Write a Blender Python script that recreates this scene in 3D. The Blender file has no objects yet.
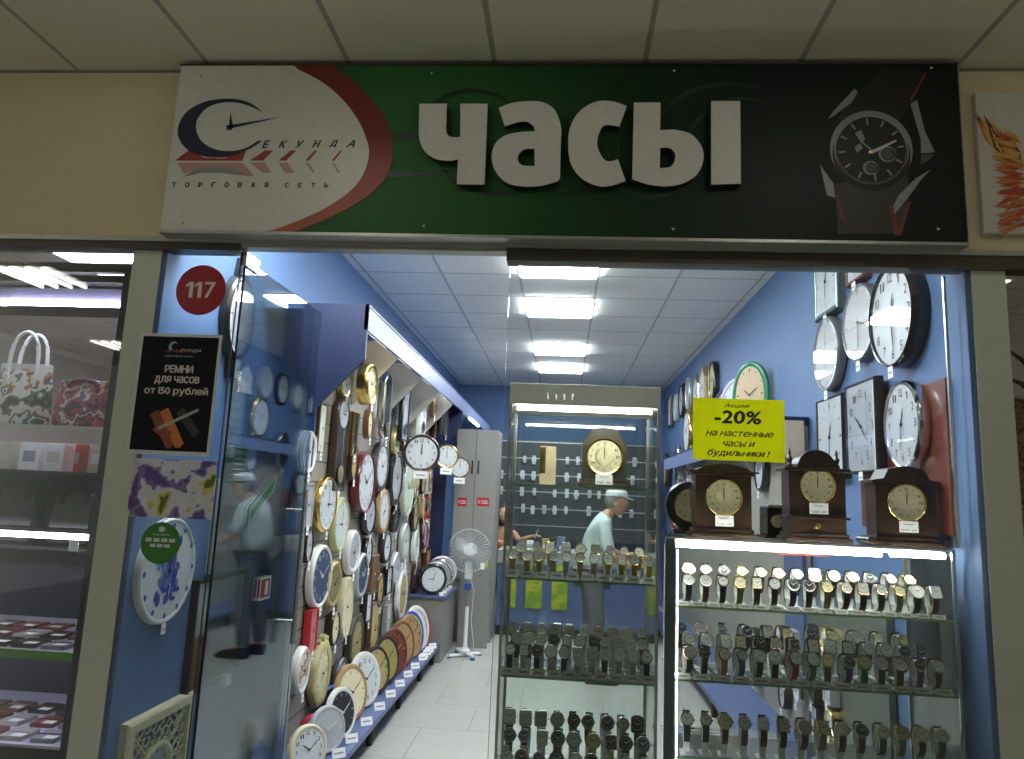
import bpy, bmesh, math, random
from mathutils import Vector, Matrix
random.seed(7)
PI = math.pi
SC = bpy.context.scene
COL = SC.collection

# ------------------------------------------------------------------ camera, world, lights
CX = Vector((0.9966, 0.0702, 0.0432)); CD = Vector((0.0306, 0.1624, -0.9862)); CF = Vector((-0.0770, 0.9842, 0.1597))
F = 712.0
CAM = Vector((0.0, -2.69, 1.5))
# orthonormal frame: depth direction / up direction measured from the vanishing points of the room
_d = Vector((563-512, 497-379.5, F)).normalized()
_u = Vector((708-512, -4107-379.5, F)); _u = (_u - _d*_u.dot(_d)).normalized()
_r = _d.cross(_u)
if _r.x < 0: _r = -_r
def ray(px, py):
    q = Vector((px-512, py-379.5, F))
    return Vector((_r.dot(q), _d.dot(q), _u.dot(q)))
def aty(px, py, y): q = ray(px, py); return CAM + q*((y-CAM.y)/q.y)
def atx(px, py, x): q = ray(px, py); return CAM + q*((x-CAM.x)/q.x)
def atz(px, py, z): q = ray(px, py); return CAM + q*((z-CAM.z)/q.z)
cam = bpy.data.cameras.new('camera'); co = bpy.data.objects.new('camera', cam); COL.objects.link(co)
cam.sensor_width = 36; cam.lens = F/1024*36; cam.clip_start = .05
ax = Vector((_r.x, _d.x, _u.x)); ay = -Vector((_r.y, _d.y, _u.y)); az = -Vector((_r.z, _d.z, _u.z))
mw = Matrix((ax.to_4d(), ay.to_4d(), az.to_4d(), (0, 0, 0, 1))).transposed()
mw[0][3], mw[1][3], mw[2][3] = CAM; mw[3][0] = mw[3][1] = mw[3][2] = 0; mw[3][3] = 1
co.matrix_world = mw
SC.camera = co
SC.view_settings.view_transform = 'Standard'; SC.view_settings.look = 'None'
SC.view_settings.gamma = 1; SC.view_settings.use_curve_mapping = False
SC.view_settings.exposure = 0.0
w = bpy.data.worlds.new('world'); SC.world = w; w.use_nodes = True
w.node_tree.nodes['Background'].inputs[0].default_value = (.80, .84, .72, 1)
w.node_tree.nodes['Background'].inputs[1].default_value = .45
PANEL_E, TROFFER_E, TUBE_E = 37.0, 2.2, 44.0

# ------------------------------------------------------------------ materials
MATS = {}
def M(name, col=(.8, .8, .8), rough=.5, metal=0., emit=0., ecol=None, spec=.5, noise=None, bump=0., alpha=None, coat=0.):
    if name in MATS: return MATS[name]
    m = bpy.data.materials.new(name); m.use_nodes = True; MATS[name] = m
    nt = m.node_tree; b = nt.nodes['Principled BSDF']
    b.inputs['Base Color'].default_value = (*col, 1); b.inputs['Roughness'].default_value = rough
    b.inputs['Metallic'].default_value = metal; b.inputs['Specular IOR Level'].default_value = spec
    b.inputs['Coat Weight'].default_value = coat
    if emit: b.inputs['Emission Color'].default_value = (*(ecol or col), 1); b.inputs['Emission Strength'].default_value = emit
    sc, amt = noise or (30., .08)
    tc = nt.nodes.new('ShaderNodeTexCoord'); nz = nt.nodes.new('ShaderNodeTexNoise'); nz.inputs['Scale'].default_value = sc
    nt.links.new(tc.outputs['Object'], nz.inputs['Vector'])
    mp = nt.nodes.new('ShaderNodeMapRange'); mp.inputs[3].default_value = 1-amt; mp.inputs[4].default_value = 1+amt
    nt.links.new(nz.outputs[0], mp.inputs[0])
    mx = nt.nodes.new('ShaderNodeVectorMath'); mx.operation = 'SCALE'; mx.inputs[0].default_value = col
    nt.links.new(mp.outputs[0], mx.inputs['Scale']); nt.links.new(mx.outputs[0], b.inputs['Base Color'])
    if bump:
        bp = nt.nodes.new('ShaderNodeBump'); bp.inputs['Strength'].default_value = bump; bp.inputs['Distance'].default_value = .01
        nt.links.new(nz.outputs[0], bp.inputs['Height']); nt.links.new(bp.outputs[0], b.inputs['Normal'])
    return m
def glass_mat(name, tint=(1, 1, 1), refl=1.0, base=0.0, rough=0.0):
    """a thin clear pane: transparent plus a Fresnel mirror"""
    m = bpy.data.materials.new(name); m.use_nodes = True; nt = m.node_tree; nt.nodes.clear(); MATS[name] = m
    o = nt.nodes.new('ShaderNodeOutputMaterial'); mx = nt.nodes.new('ShaderNodeMixShader')
    t = nt.nodes.new('ShaderNodeBsdfTransparent'); t.inputs[0].default_value = (*tint, 1)
    g = nt.nodes.new('ShaderNodeBsdfGlossy'); g.inputs['Roughness'].default_value = rough; g.inputs[0].default_value = (1, 1, 1, 1)
    lw = nt.nodes.new('ShaderNodeFresnel'); lw.inputs[0].default_value = 1.5
    ma = nt.nodes.new('ShaderNodeMath'); ma.operation = 'MULTIPLY_ADD'; ma.use_clamp = True
    ma.inputs[1].default_value = refl; ma.inputs[2].default_value = base
    nt.links.new(lw.outputs[0], ma.inputs[0]); nt.links.new(ma.outputs[0], mx.inputs[0])
    nt.links.new(t.outputs[0], mx.inputs[1]); nt.links.new(g.outputs[0], mx.inputs[2]); nt.links.new(mx.outputs[0], o.inputs[0])
    return m
def grid_mat(name, col, line, sx, sy, ox, oy, mortar, offset=0., rough=.6, noise=(40, .05), spec=.3):
    m = M(name, col, rough, noise=noise, spec=spec); nt = m.node_tree; b = nt.nodes['Principled BSDF']
    tc = nt.nodes.new('ShaderNodeTexCoord'); mp = nt.nodes.new('ShaderNodeMapping'); mp.inputs['Location'].default_value = (ox, oy, 0)
    br = nt.nodes.new('ShaderNodeTexBrick'); br.offset = offset; br.squash = 1
    br.inputs['Scale'].default_value = 1; br.inputs['Brick Width'].default_value = sx; br.inputs['Row Height'].default_value = sy
    br.inputs['Mortar Size'].default_value = mortar; br.inputs['Mortar Smooth'].default_value = .2
    br.inputs['Color1'].default_value = (1, 1, 1, 1); br.inputs['Color2'].default_value = (.95, .95, .95, 1)
    br.inputs['Mortar'].default_value = (*[l/c for l, c in zip(line, col)], 1)
    old = b.inputs['Base Color'].links[0].from_socket
    mx = nt.nodes.new('ShaderNodeVectorMath'); mx.operation = 'MULTIPLY'
    nt.links.new(tc.outputs['Object'], mp.inputs[0]); nt.links.new(mp.outputs[0], br.inputs['Vector'])
    nt.links.new(br.outputs['Color'], mx.inputs[0]); nt.links.new(old, mx.inputs[1]); nt.links.new(mx.outputs[0], b.inputs['Base Color'])
    return m
def backlit(m, k=.55):
    nt = m.node_tree; b = nt.nodes['Principled BSDF']; o = next(n for n in nt.nodes if n.type == 'OUTPUT_MATERIAL'); mx = nt.nodes.new('ShaderNodeMixShader'); mx.inputs[0].default_value = k
    t = nt.nodes.new('ShaderNodeBsdfTranslucent'); l = b.inputs['Base Color'].links
    if l: nt.links.new(l[0].from_socket, t.inputs[0])
    nt.links.new(b.outputs[0], mx.inputs[1]); nt.links.new(t.outputs[0], mx.inputs[2]); nt.links.new(mx.outputs[0], o.inputs[0]); return m
def ramp_mat(name, stops, axis='X', scale=1., loc=0., noise_sc=3., noise_amt=.0, rough=.4, spec=.3, coat=0.):
    """printed colour that runs along one object axis"""
    m = bpy.data.materials.new(name); m.use_nodes = True; nt = m.node_tree; b = nt.nodes['Principled BSDF']; MATS[name] = m
    b.inputs['Roughness'].default_value = rough; b.inputs['Specular IOR Level'].default_value = spec; b.inputs['Coat Weight'].default_value = coat
    tc = nt.nodes.new('ShaderNodeTexCoord'); sp = nt.nodes.new('ShaderNodeSeparateXYZ'); nt.links.new(tc.outputs['Object'], sp.inputs[0])
    nz = nt.nodes.new('ShaderNodeTexNoise'); nz.inputs['Scale'].default_value = noise_sc; nt.links.new(tc.outputs['Object'], nz.inputs['Vector'])
    ma = nt.nodes.new('ShaderNodeMath'); ma.operation = 'MULTIPLY_ADD'; ma.inputs[1].default_value = scale; ma.inputs[2].default_value = loc
    nt.links.new(sp.outputs[axis], ma.inputs[0])
    mb = nt.nodes.new('ShaderNodeMath'); mb.operation = 'MULTIPLY_ADD'; mb.inputs[1].default_value = noise_amt
    nt.links.new(nz.outputs[0], mb.inputs[0]); nt.links.new(ma.outputs[0], mb.inputs[2])
    r = nt.nodes.new('ShaderNodeValToRGB'); nt.links.new(mb.outputs[0], r.inputs[0])
    while len(r.color_ramp.elements) < len(stops): r.color_ramp.elements.new(.5)
    for e, (p, c) in zip(r.color_ramp.elements, stops): e.position = p; e.color = (*c, 1)
    nt.links.new(r.outputs[0], b.inputs['Base Color'])
    return m
def blotch_mat(name, stops, scale=6., rough=.5, detail=3., coat=0.):
    m = bpy.data.materials.new(name); m.use_nodes = True; nt = m.node_tree; b = nt.nodes['Principled BSDF']; MATS[name] = m
    b.inputs['Roughness'].default_value = rough; b.inputs['Coat Weight'].default_value = coat
    tc = nt.nodes.new('ShaderNodeTexCoord'); nz = nt.nodes.new('ShaderNodeTexNoise'); nz.inputs['Scale'].default_value = scale
    nz.inputs['Detail'].default_value = detail; nt.links.new(tc.outputs['Object'], nz.inputs['Vector'])
    r = nt.nodes.new('ShaderNodeValToRGB'); r.color_ramp.interpolation = 'CONSTANT'
    nt.links.new(nz.outputs[0], r.inputs[0])
    while len(r.color_ramp.elements) < len(stops): r.color_ramp.elements.new(.5)
    for e, (p, c) in zip(r.color_ramp.elements, stops): e.position = p; e.color = (*c, 1)
    nt.links.new(r.outputs[0], b.inputs['Base Color'])
    return m

WHITE = M('white_plastic', (.78, .78, .76), .35)
PAPER = M('white_paper', (.88, .88, .86), .7)
PRINT = M('grey_print', (.35, .35, .36), .7)
INK = M('black_ink', (.02, .02, .022), .6)
BLACK = M('black_lacquer', (.012, .012, .014), .22, coat=.4)
BLACKM = M('black_matte', (.015, .015, .018), .6)
CHROME = M('chrome', (.75, .76, .78), .12, 1.)
ALU = M('brushed_aluminium', (.50, .50, .47), .35, .8)
ALUD = M('dark_teal_aluminium', (.10, .15, .15), .4, .4)
STEEL = M('steel', (.62, .62, .60), .25, 1.)
SILVER = M('silver_paint', (.48, .49, .50), .3, .5)
GOLD = M('gold', (.80, .58, .20), .22, 1.)
ROSE = M('rose_gold', (.85, .55, .42), .22, 1.)
BRASS = M('pale_brass', (.72, .62, .32), .3, .9)
OCHRE = M('antique_gold_paint', (.46, .36, .14), .45, .3)
CREAM = M('cream_paint', (.62, .57, .38), .5)
IVORY = M('ivory_dial', (.74, .68, .44), .4)
YGREEN = M('pale_olive_paint', (.52, .52, .24), .45)
DWHITE = M('white_dial', (.61, .65, .68), .35)
DGREY = M('grey_dial', (.42, .45, .48), .4)
DBLUE = M('dark_blue_dial', (.03, .06, .13), .35)
DBLACK = M('black_dial', (.02, .02, .025), .35)
DGOLD = M('gold_dial', (.48, .40, .16), .4, .3)
DGREEN = M('pale_green_dial', (.48, .58, .46), .4)
WOODD = M('dark_walnut', (.035, .018, .012), .32, noise=(18, .4), coat=.25)
WOODB = M('red_brown_wood', (.13, .030, .020), .3, noise=(14, .35), coat=.3)
WOODM = M('chestnut_wood', (.16, .075, .035), .4, noise=(14, .35))
WOODT = M('tan_wood', (.36, .23, .10), .45, noise=(14, .25))
BURG = M('burgundy_lacquer', (.13, .012, .018), .25, coat=.4)
RED = M('red_plastic', (.45, .02, .03), .4)
BLUEP = M('blue_plastic', (.03, .08, .35), .35)
NAVY = M('navy_laminate', (.008, .018, .065), .45)
SOFF = M('light_blue_laminate', (.16, .205, .36), .4)
SHBLUE = M('blue_shelf_laminate', (.085, .12, .27), .4)
WALLB = M('blue_wall_paint', (.095, .175, .345), .6, noise=(3, .05))
BEIGE = M('beige_laminate', (.58, .50, .36), .5)
GREYL = M('grey_laminate', (.24, .24, .225), .45)
SLAT = M('slatwall_laminate', (.27, .255, .22), .5)
MALLW = M('mall_wall_paint', (.62, .53, .34), .7, noise=(5, .05))
PILLAR = M('grey_beige_pillar_paint', (.56, .57, .49), .55, noise=(5, .05))
HEADER = M('dark_bronze_metal', (.085, .075, .06), .4, .5)
HEADL = M('light_aluminium_strip', (.42, .42, .38), .35, .6)
LED = M('led_tube_glow', (1, .98, .93), .4, emit=TUBE_E, ecol=(1, .97, .90))
LEDV = M('corner_led_glow', (1, .98, .93), .4, emit=14., ecol=(1, .97, .90))
LEDU = M('canopy_led_glow', (1, .98, .93), .4, emit=8., ecol=(1, .97, .92))
LEDW = M('cool_led_glow', (1, 1, 1), .4, emit=24., ecol=(.82, .85, 1.0))
PANEL = M('ceiling_panel_glow', (1, 1, 1), .4, emit=PANEL_E, ecol=(.90, .96, 1.0))
TROFF = M('troffer_tube_glow', (1, 1, 1), .4, emit=TROFFER_E*6, ecol=(1, .96, .84))
GLASS = glass_mat('clear_storefront_glass', (.97, .98, .98), .65, .0)
DGLASS = glass_mat('glass_door_pane', (.70, .77, .80), .75, .0)
CGLASS = glass_mat('clock_cover_glass', (1, 1, 1), .45, .005)
SGLASS = glass_mat('showcase_glass', (.95, .98, .96), .9, .0)
EGLASS = M('green_glass_edge', (.18, .42, .20), .2)
ACRYL = M('clear_acrylic', (.74, .76, .74), .15, spec=.8)
FANW = M('white_fan_plastic', (.72, .74, .74), .35)
BLADE = glass_mat('translucent_fan_blade', (.72, .80, .86), .5, .10, .3)
SKIN = M('skin', (.50, .27, .17), .5)

# ------------------------------------------------------------------ mesh helpers
class MB:
    def __init__(s): s.v = []; s.f = []; s.mi = []; s.mats = []
    def m(s, mat):
        if mat not in s.mats: s.mats.append(mat)
        return s.mats.index(mat)
    def add(s, vs, fs, mat):
        o = len(s.v); i = s.m(mat); s.v += [tuple(v) for v in vs]
        for f in fs: s.f.append(tuple(o+k for k in f)); s.mi.append(i)
        return s
    def box(s, x0, x1, y0, y1, z0, z1, mat, bev=0.):
        if bev <= 0:
            vs = [(x, y, z) for x in (x0, x1) for y in (y0, y1) for z in (z0, z1)]
            return s.add(vs, [(0, 1, 3, 2), (4, 6, 7, 5), (0, 4, 5, 1), (2, 3, 7, 6), (0, 2, 6, 4), (1, 5, 7, 3)], mat)
        bm = bmesh.new(); bmesh.ops.create_cube(bm, size=1)
        for v in bm.verts: v.co = Vector(((x0+x1)/2+v.co.x*(x1-x0), (y0+y1)/2+v.co.y*(y1-y0), (z0+z1)/2+v.co.z*(z1-z0)))
        bmesh.ops.bevel(bm, geom=bm.edges[:], offset=bev, segments=2, affect='EDGES', profile=.6)
        s.frombm(bm, mat); return s
    def frombm(s, bm, mat):
        bm.verts.index_update(); s.add([v.co for v in bm.verts], [[v.index for v in f.verts] for f in bm.faces], mat); bm.free()
    def loft(s, loops, mat, cap0=True, cap1=True):
        n = len(loops[0]); vs = [p for l in loops for p in l]; fs = []
        for i in range(len(loops)-1):
            for k in range(n): a = i*n+k; b = i*n+(k+1) % n; fs.append((a, b, b+n, a+n))
        if cap0: fs.append(tuple(range(n))[::-1])
        if cap1: fs.append(tuple((len(loops)-1)*n+k for k in range(n)))
        return s.add(vs, fs, mat)
    def tube(s, pts, r, mat, n=8, closed=False):
        pts = [Vector(p) for p in pts]; rs = r if isinstance(r, (list, tuple)) else [r]*len(pts); loops = []
        for i, p in enumerate(pts):
            a = pts[i-1] if (i or closed) else p; b = pts[(i+1) % len(pts)] if (i < len(pts)-1 or closed) else p
            t = (b-a).normalized() if (b-a).length > 1e-9 else Vector((0, 0, 1))
            u = t.cross(Vector((0, 0, 1)) if abs(t.z) < .9 else Vector((0, 1, 0))).normalized(); v = t.cross(u)
            loops.append([p+(u*math.cos(q)+v*math.sin(q))*rs[i] for q in [2*PI*k/n for k in range(n)]])
        if closed: loops.append(loops[0])
        return s.loft(loops, mat, not closed, not closed)
    def cyl(s, a, b, r, mat, n=20, r2=None): return s.tube([a, b], [r, r if r2 is None else r2], mat, n)
    def lathe(s, prof, c, mat, n=24, ax='z'):
        """prof: (radius, height) pairs turned about an axis through c"""
        loops = []
        for r, h in prof:
            l = []
            for k in range(n):
                q = 2*PI*k/n; a, b = r*math.cos(q), r*math.sin(q)
                l.append((c[0]+a, c[1]+b, c[2]+h) if ax == 'z' else (c[0]+a, c[1]+h, c[2]+b) if ax == 'y' else (c[0]+h, c[1]+a, c[2]+b))
            loops.append(l)
        return s.loft(loops, mat)
    def prism(s, pts, y0, y1, mat):
        """2-D outline in x,z pushed from y0 to y1"""
        return s.loft([[(x, y1, z) for x, z in pts], [(x, y0, z) for x, z in pts]], mat)
    def build(s, name, parent=None, loc=None, smooth=False):
        me = bpy.data.meshes.new(name); me.from_pydata(s.v, [], s.f)
        for m in s.mats: me.materials.append(m)
        me.polygons.foreach_set('material_index', s.mi)
        if smooth: me.polygons.foreach_set('use_smooth', [True]*len(me.polygons))
        me.update()
        bm = bmesh.new(); bm.from_mesh(me); bmesh.ops.recalc_face_normals(bm, faces=bm.faces); bm.to_mesh(me); bm.free()
        if smooth:
            me.set_sharp_from_angle(angle=math.radians(35))
        return link(name, me, parent, loc)
def link(name, me, parent=None, loc=None):
    o = bpy.data.objects.new(name, me); COL.objects.link(o)
    if parent: o.parent = parent
    if loc is not None: o.location = loc
    return o
LABELS = {}
def tag(o, label, cat, group=None, kind=None):
    o['label'] = label; o['category'] = cat
    if group: o['group'] = group
    if kind: o['kind'] = kind
    LABELS.setdefault(label, []).append(o)
    return o
def thing(name, label, cat, loc=(0, 0, 0), rz=0., group=None):
    o = bpy.data.objects.new(name, None); COL.objects.link(o); o.location = loc; o.rotation_euler = (0, 0, rz); o.empty_display_size = .05
    return tag(o, label, cat, group)
def struct(name, mb): o = mb.build(name); o['kind'] = 'structure'; return o

_tx = {}
def text_geo(s, shear=0., bold=0., spacing=1.):
    """lettering laid out letter by letter"""
    k = (s, shear, bold, spacing)
    if k in _tx: return _tx[k]
    V, F_, x = [], [], 0.
    for ch in s:
        if ch == ' ': x += .26; continue
        src = {'н': 'Н', 'ь': 'Ь', 'ы': 'Ь'}.get(ch, ch); vs, fs, a0, a1, b0, b1 = glyph_geo(src)
        kz = .745 if src != ch else 1; kx = .80 if src != ch else 1; o = len(V); hh = b1*kz
        V += [(x+(v[0]-a0)*kx, v[1]*kz) for v in vs]; F_ += [tuple(i+o for i in f) for f in fs]; x += (a1-a0)*kx
        if ch == 'ы': o = len(V); V += [(x+.06, 0), (x+.145, 0), (x+.145, hh), (x+.06, hh)]; F_.append((o, o+1, o+2, o+3)); x += .145
        x += .085*spacing
    V = [(a+shear*b, b) for a, b in V]
    xs = [v[0] for v in V]; zs = [v[1] for v in V]; _tx[k] = (V, F_, min(xs), max(xs), min(zs), max(zs)); return _tx[k]
def glyph_geo(s):
    shear = 0; k = ('glyph', s)
    if k in _tx: return _tx[k]
    cu = bpy.data.curves.new('lettering', 'FONT'); cu.body = s; cu.size = 1; cu.resolution_u = 4
    ob = bpy.data.objects.new('lettering', cu); COL.objects.link(ob)
    me = bpy.data.meshes.new_from_object(ob)
    vs = [(v.co.x+shear*v.co.y, v.co.y) for v in me.vertices]; fs = [tuple(p.vertices) for p in me.polygons]
    bpy.data.objects.remove(ob); bpy.data.curves.remove(cu); bpy.data.meshes.remove(me)
    x0 = min(v[0] for v in vs); x1 = max(v[0] for v in vs); z0 = min(v[1] for v in vs); z1 = max(v[1] for v in vs)
    _tx[k] = (vs, fs, x0, x1, z0, z1); return _tx[k]
def put_text(mb, s, x0, x1, z0, z1, y, mat, depth=0., shear=0., bold=0., spacing=1., keep=False):
    """lettering that fills the rectangle x0..x1, z0..z1 on the plane y, facing -y"""
    if bold and depth <= 0:
        o_ = bold*(z1-z0)*.9
        for i_, (dx_, dz_) in enumerate(((-o_, 0), (o_, 0), (0, o_*.7), (0, -o_*.7))): put_text(mb, s, x0+dx_, x1+dx_, z0+dz_, z1+dz_, y-i_*2e-5, mat, 0, shear, 0, spacing, keep)
        return
    vs, fs, a0, a1, b0, b1 = text_geo(s, shear, 0, spacing)
    sx = (x1-x0)/(a1-a0); sz = (z1-z0)/(b1-b0)
    if keep: sx = sz = min(sx, sz)
    cx, cz = (x0+x1)/2, (z0+z1)/2; ma, mb_ = (a0+a1)/2, (b0+b1)/2
    P = [(cx+(v[0]-ma)*sx, cz+(v[1]-mb_)*sz) for v in vs]
    if depth <= 0: mb.add([(p[0], y, p[1]) for p in P], fs, mat); return
    n = len(P); V = [(p[0], y, p[1]) for p in P]+[(p[0], y+depth, p[1]) for p in P]
    E = {}
    for f in fs:
        for i in range(len(f)): e = (f[i], f[(i+1) % len(f)]); E[e] = 1
    side = [(a, b, b+n, a+n) for (a, b) in E if (b, a) not in E]
    mb.add(V, fs+[tuple(i+n for i in f)[::-1] for f in fs]+side, mat)

# ------------------------------------------------------------------ clocks
def outline(shape, w, h, n=32):
    a, b = w/2, h/2
    if shape == 'round': return [(a*math.cos(2*PI*k/n), b*math.sin(2*PI*k/n)) for k in range(n)]
    if shape == 'scallop': return [(a*(1-.07*abs(math.cos(4*q)))*math.cos(q), b*(1-.07*abs(math.cos(4*q)))*math.sin(q)) for q in [2*PI*k/48 for k in range(48)]]
    if shape == 'rect': return [(a, -b), (a, b), (-a, b), (-a, -b)]
    if shape == 'oct':
        c = .29; return [(a, -b*(1-2*c)), (a, b*(1-2*c)), (a*(1-2*c), b), (-a*(1-2*c), b), (-a, b*(1-2*c)), (-a, -b*(1-2*c)), (-a*(1-2*c), -b), (a*(1-2*c), -b)]
    if shape == 'arch': return [(a, -b)]+[(a*math.cos(PI*k/12), b-a+a*math.sin(PI*k/12)) for k in range(13)]+[(-a, -b)]
    if shape == 'house': return [(a, -b), (a, b-a*.9), (0, b), (-a, b-a*.9), (-a, -b)]
    if shape == 'capsule':
        r = a; return [(r*math.cos(PI*k/10), b-r+r*math.sin(PI*k/10)) for k in range(11)]+[(-r*math.cos(PI*k/10), -b+r-r*math.sin(PI*k/10)) for k in range(11)]
def hand(mb, cx, cz, y, L, wd, ang, mat):
    dx, dz = math.sin(ang), math.cos(ang); px, pz = dz, -dx
    pts = [(cx-dx*L*.18+px*wd*.5, cz-dz*L*.18+pz*wd*.5), (cx+dx*L*.6+px*wd, cz+dz*L*.6+pz*wd), (cx+dx*L, cz+dz*L), (cx+dx*L*.6-px*wd, cz+dz*L*.6-pz*wd), (cx-dx*L*.18-px*wd*.5, cz-dz*L*.18-pz*wd*.5)]
    mb.prism(pts, y-.0006, y, mat)
ROMAN = ['XII', 'I', 'II', 'III', 'IV', 'V', 'VI', 'VII', 'VIII', 'IX', 'X', 'XI']
def one(mb, x, z, h, k, y, mat):
    w_ = h*.13*k; mb.add([(x-w_, y, z-h/2), (x+w_, y, z-h/2), (x+w_, y, z+h/2), (x-w_, y, z+h/2)], [(0, 1, 2, 3)], mat); mb.add([(x-w_, y, z+h/2), (x-w_*3, y, z+h*.30), (x-w_*3, y, z+h*.14), (x-w_, y, z+h*.30)], [(0, 1, 2, 3)], mat)
def dial_marks(mb, a, b, cz, y, ink, style):
    """numerals or bars around a dial with half sizes a, b"""
    for k in range(12):
        q = 2*PI*k/12; r = .80 if style == 'num' else .86
        x, z = a*r*math.sin(q), cz+b*r*math.cos(q)
        if style == 'num':
            s = str(k or 12); hh = b*.20; ww = hh*(.62 if len(s) == 1 else 1.05)*(a/b) ; (one(mb, x, z, hh, a/b, y, ink) if s == '1' else put_text(mb, s, x-ww/2, x+ww/2, z-hh/2, z+hh/2, y, ink))
        elif style == 'rom':
            s = ROMAN[k]; hh = b*.17; ww = a*(.035 if s == 'I' else .05+.055*len(s)); put_text(mb, s, x-ww/2, x+ww/2, z-hh/2, z+hh/2, y, ink)
        else:
            dx, dz = math.sin(q), math.cos(q); L = .07 if k % 3 else .12; t = .014*b if k % 3 else .022*b
            P = [(a*(.9-L)*dx+dz*t, cz+b*(.9-L)*dz-dx*t), (a*.92*dx+dz*t, cz+b*.92*dz-dx*t), (a*.92*dx-dz*t, cz+b*.92*dz+dx*t), (a*(.9-L)*dx-dz*t, cz+b*(.9-L)*dz+dx*t)]
            mb.add([(p[0], y, p[1]) for p in P], [(0, 1, 2, 3)], ink)
def make_clock(label, loc, rz, w, h, shape='round', fm=BLACK, dm=DWHITE, d=.045, t=None, marks='num', time=(0, 0), tagged=True, pend=None,
               group=None, ink=INK, cover=False, inner=None, name='wall_clock', tilt=0., crest=None, tagdx=0., cat='clock', seconds=False):
    """a clock hanging with its back at y=0, its centre at the empty; front is -y"""
    T = thing(name, label, cat, loc, rz, group)
    if tilt: T.rotation_euler = (tilt, 0, rz)
    t = t or min(w, h)*.11
    f = MB(); L = lambda k, y: [(x, y, z) for x, z in outline(shape, w-2*k, h-2*k)]
    loops = [L(0, 0), L(0, -d*.6), L(t*.12, -d*.85), L(t*.4, -d), L(t*.75, -d*.97), L(t, -d*.88), L(t, -d*.80)]
    f.loft(loops, fm, True, False)
    f.build('frame', T, smooth=True)
    if crest:
        c = MB(); c.lathe([(.001, 0), (h*crest*.5, -.002), (h*crest*.5, -d*.8), (.001, -d)], (0, 0, h/2+h*crest*.1), fm, 12, 'y')
        for sx in (-1, 1): c.lathe([(.001, 0), (h*crest*.32, -.002), (h*crest*.32, -d*.7), (.001, -d*.8)], (sx*w*.2, 0, h/2-h*crest*.15), fm, 10, 'y')
        c.build('crest', T, smooth=True)
    wi, hi = w-2*t, h-2*t
    yd = -d*.82
    dd = MB()
    if pend:
        a = wi/2*.9; b = a; cz = hi/2-(a if shape != 'house' else a*1.5)
        dd.add([(x, yd, z) for x, z in outline(shape, wi, hi)], [tuple(range(len(outline(shape, wi, hi))))], pend[1])
        dd.lathe([(a, yd-.001), (a, yd-.004), (a*.97, yd-.005)], (0, 0, cz), dm, 28, 'y')
        ym = yd-.0062
        pm = MB(); pz = -hi/2+wi*.45
        pm.box(-.0025, .0025, yd-.012, yd-.009, pz, cz-b, pend[0]); pm.lathe([(wi*.27, yd-.008), (wi*.3, yd-.011), (wi*.2, yd-.015), (.001, yd-.016)], (0, 0, pz), pend[0], 20, 'y')
        pm.build('pendulum', T, smooth=True)
    else:
        a, b, cz = wi/2, hi/2, 0
        if shape in ('oct', 'rect', 'arch', 'house'): a, b = wi/2*.98, hi/2*.98
        if shape == 'house': cz = -hi*.08; b *= .85
        pts = outline(shape, wi, hi); dd.add([(x, yd, z) for x, z in pts], [tuple(range(len(pts)))], dm); ym = yd-.0012
        if inner:   # printed or moulded disc inside the dial
            k, im = inner; pts = outline('round' if shape in ('round', 'scallop') else shape, wi*k, hi*k); dd.add([(x, ym, z) for x, z in pts], [tuple(range(len(pts)))], im); ym -= .001
    if marks: dial_marks(dd, a, b, cz, ym, ink, marks)
    dd.build('dial', T)
    hm = MB(); H, Mn = time; s = min(a, b)
    hand(hm, 0, cz, ym-.003, s*.52, s*.035, 2*PI*(H+Mn/60)/12, ink); hand(hm, 0, cz, ym-.005, s*.80, s*.026, 2*PI*Mn/60, ink)
    if seconds: hand(hm, 0, cz, ym-.0065, s*.82, s*.008, 2*PI*seconds/60, RED)
    hm.lathe([(s*.05, ym), (s*.05, ym-.007)], (0, 0, cz), ink, 10, 'y'); hm.build('hands', T)
    if cover:
        c = MB(); pts = outline(shape, wi*1.0, hi*1.0); c.add([(x, -d*.82-.0105, z) for x, z in pts], [tuple(range(len(pts)))], CGLASS); c.build('cover_glass', T)
    if tagged:
        p = MB(); tw, th = (tagged if isinstance(tagged, tuple) else (.032, .042)); z1 = -h/2+.004
        p.box(tagdx-tw/2, tagdx+tw/2, -d*1.0-.002, -d*1.0-.0005, z1-th, z1, PAPER); p.box(tagdx-tw*.3, tagdx+tw*.3, -d-.0028, -d-.002, z1-th*.62, z1-th*.45, PRINT)
        p.box(tagdx-.0008, tagdx+.0008, -d-.001, -d+.0005, z1, z1+.012, PAPER)
        p.build('price_tag', T)
    return T

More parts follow.
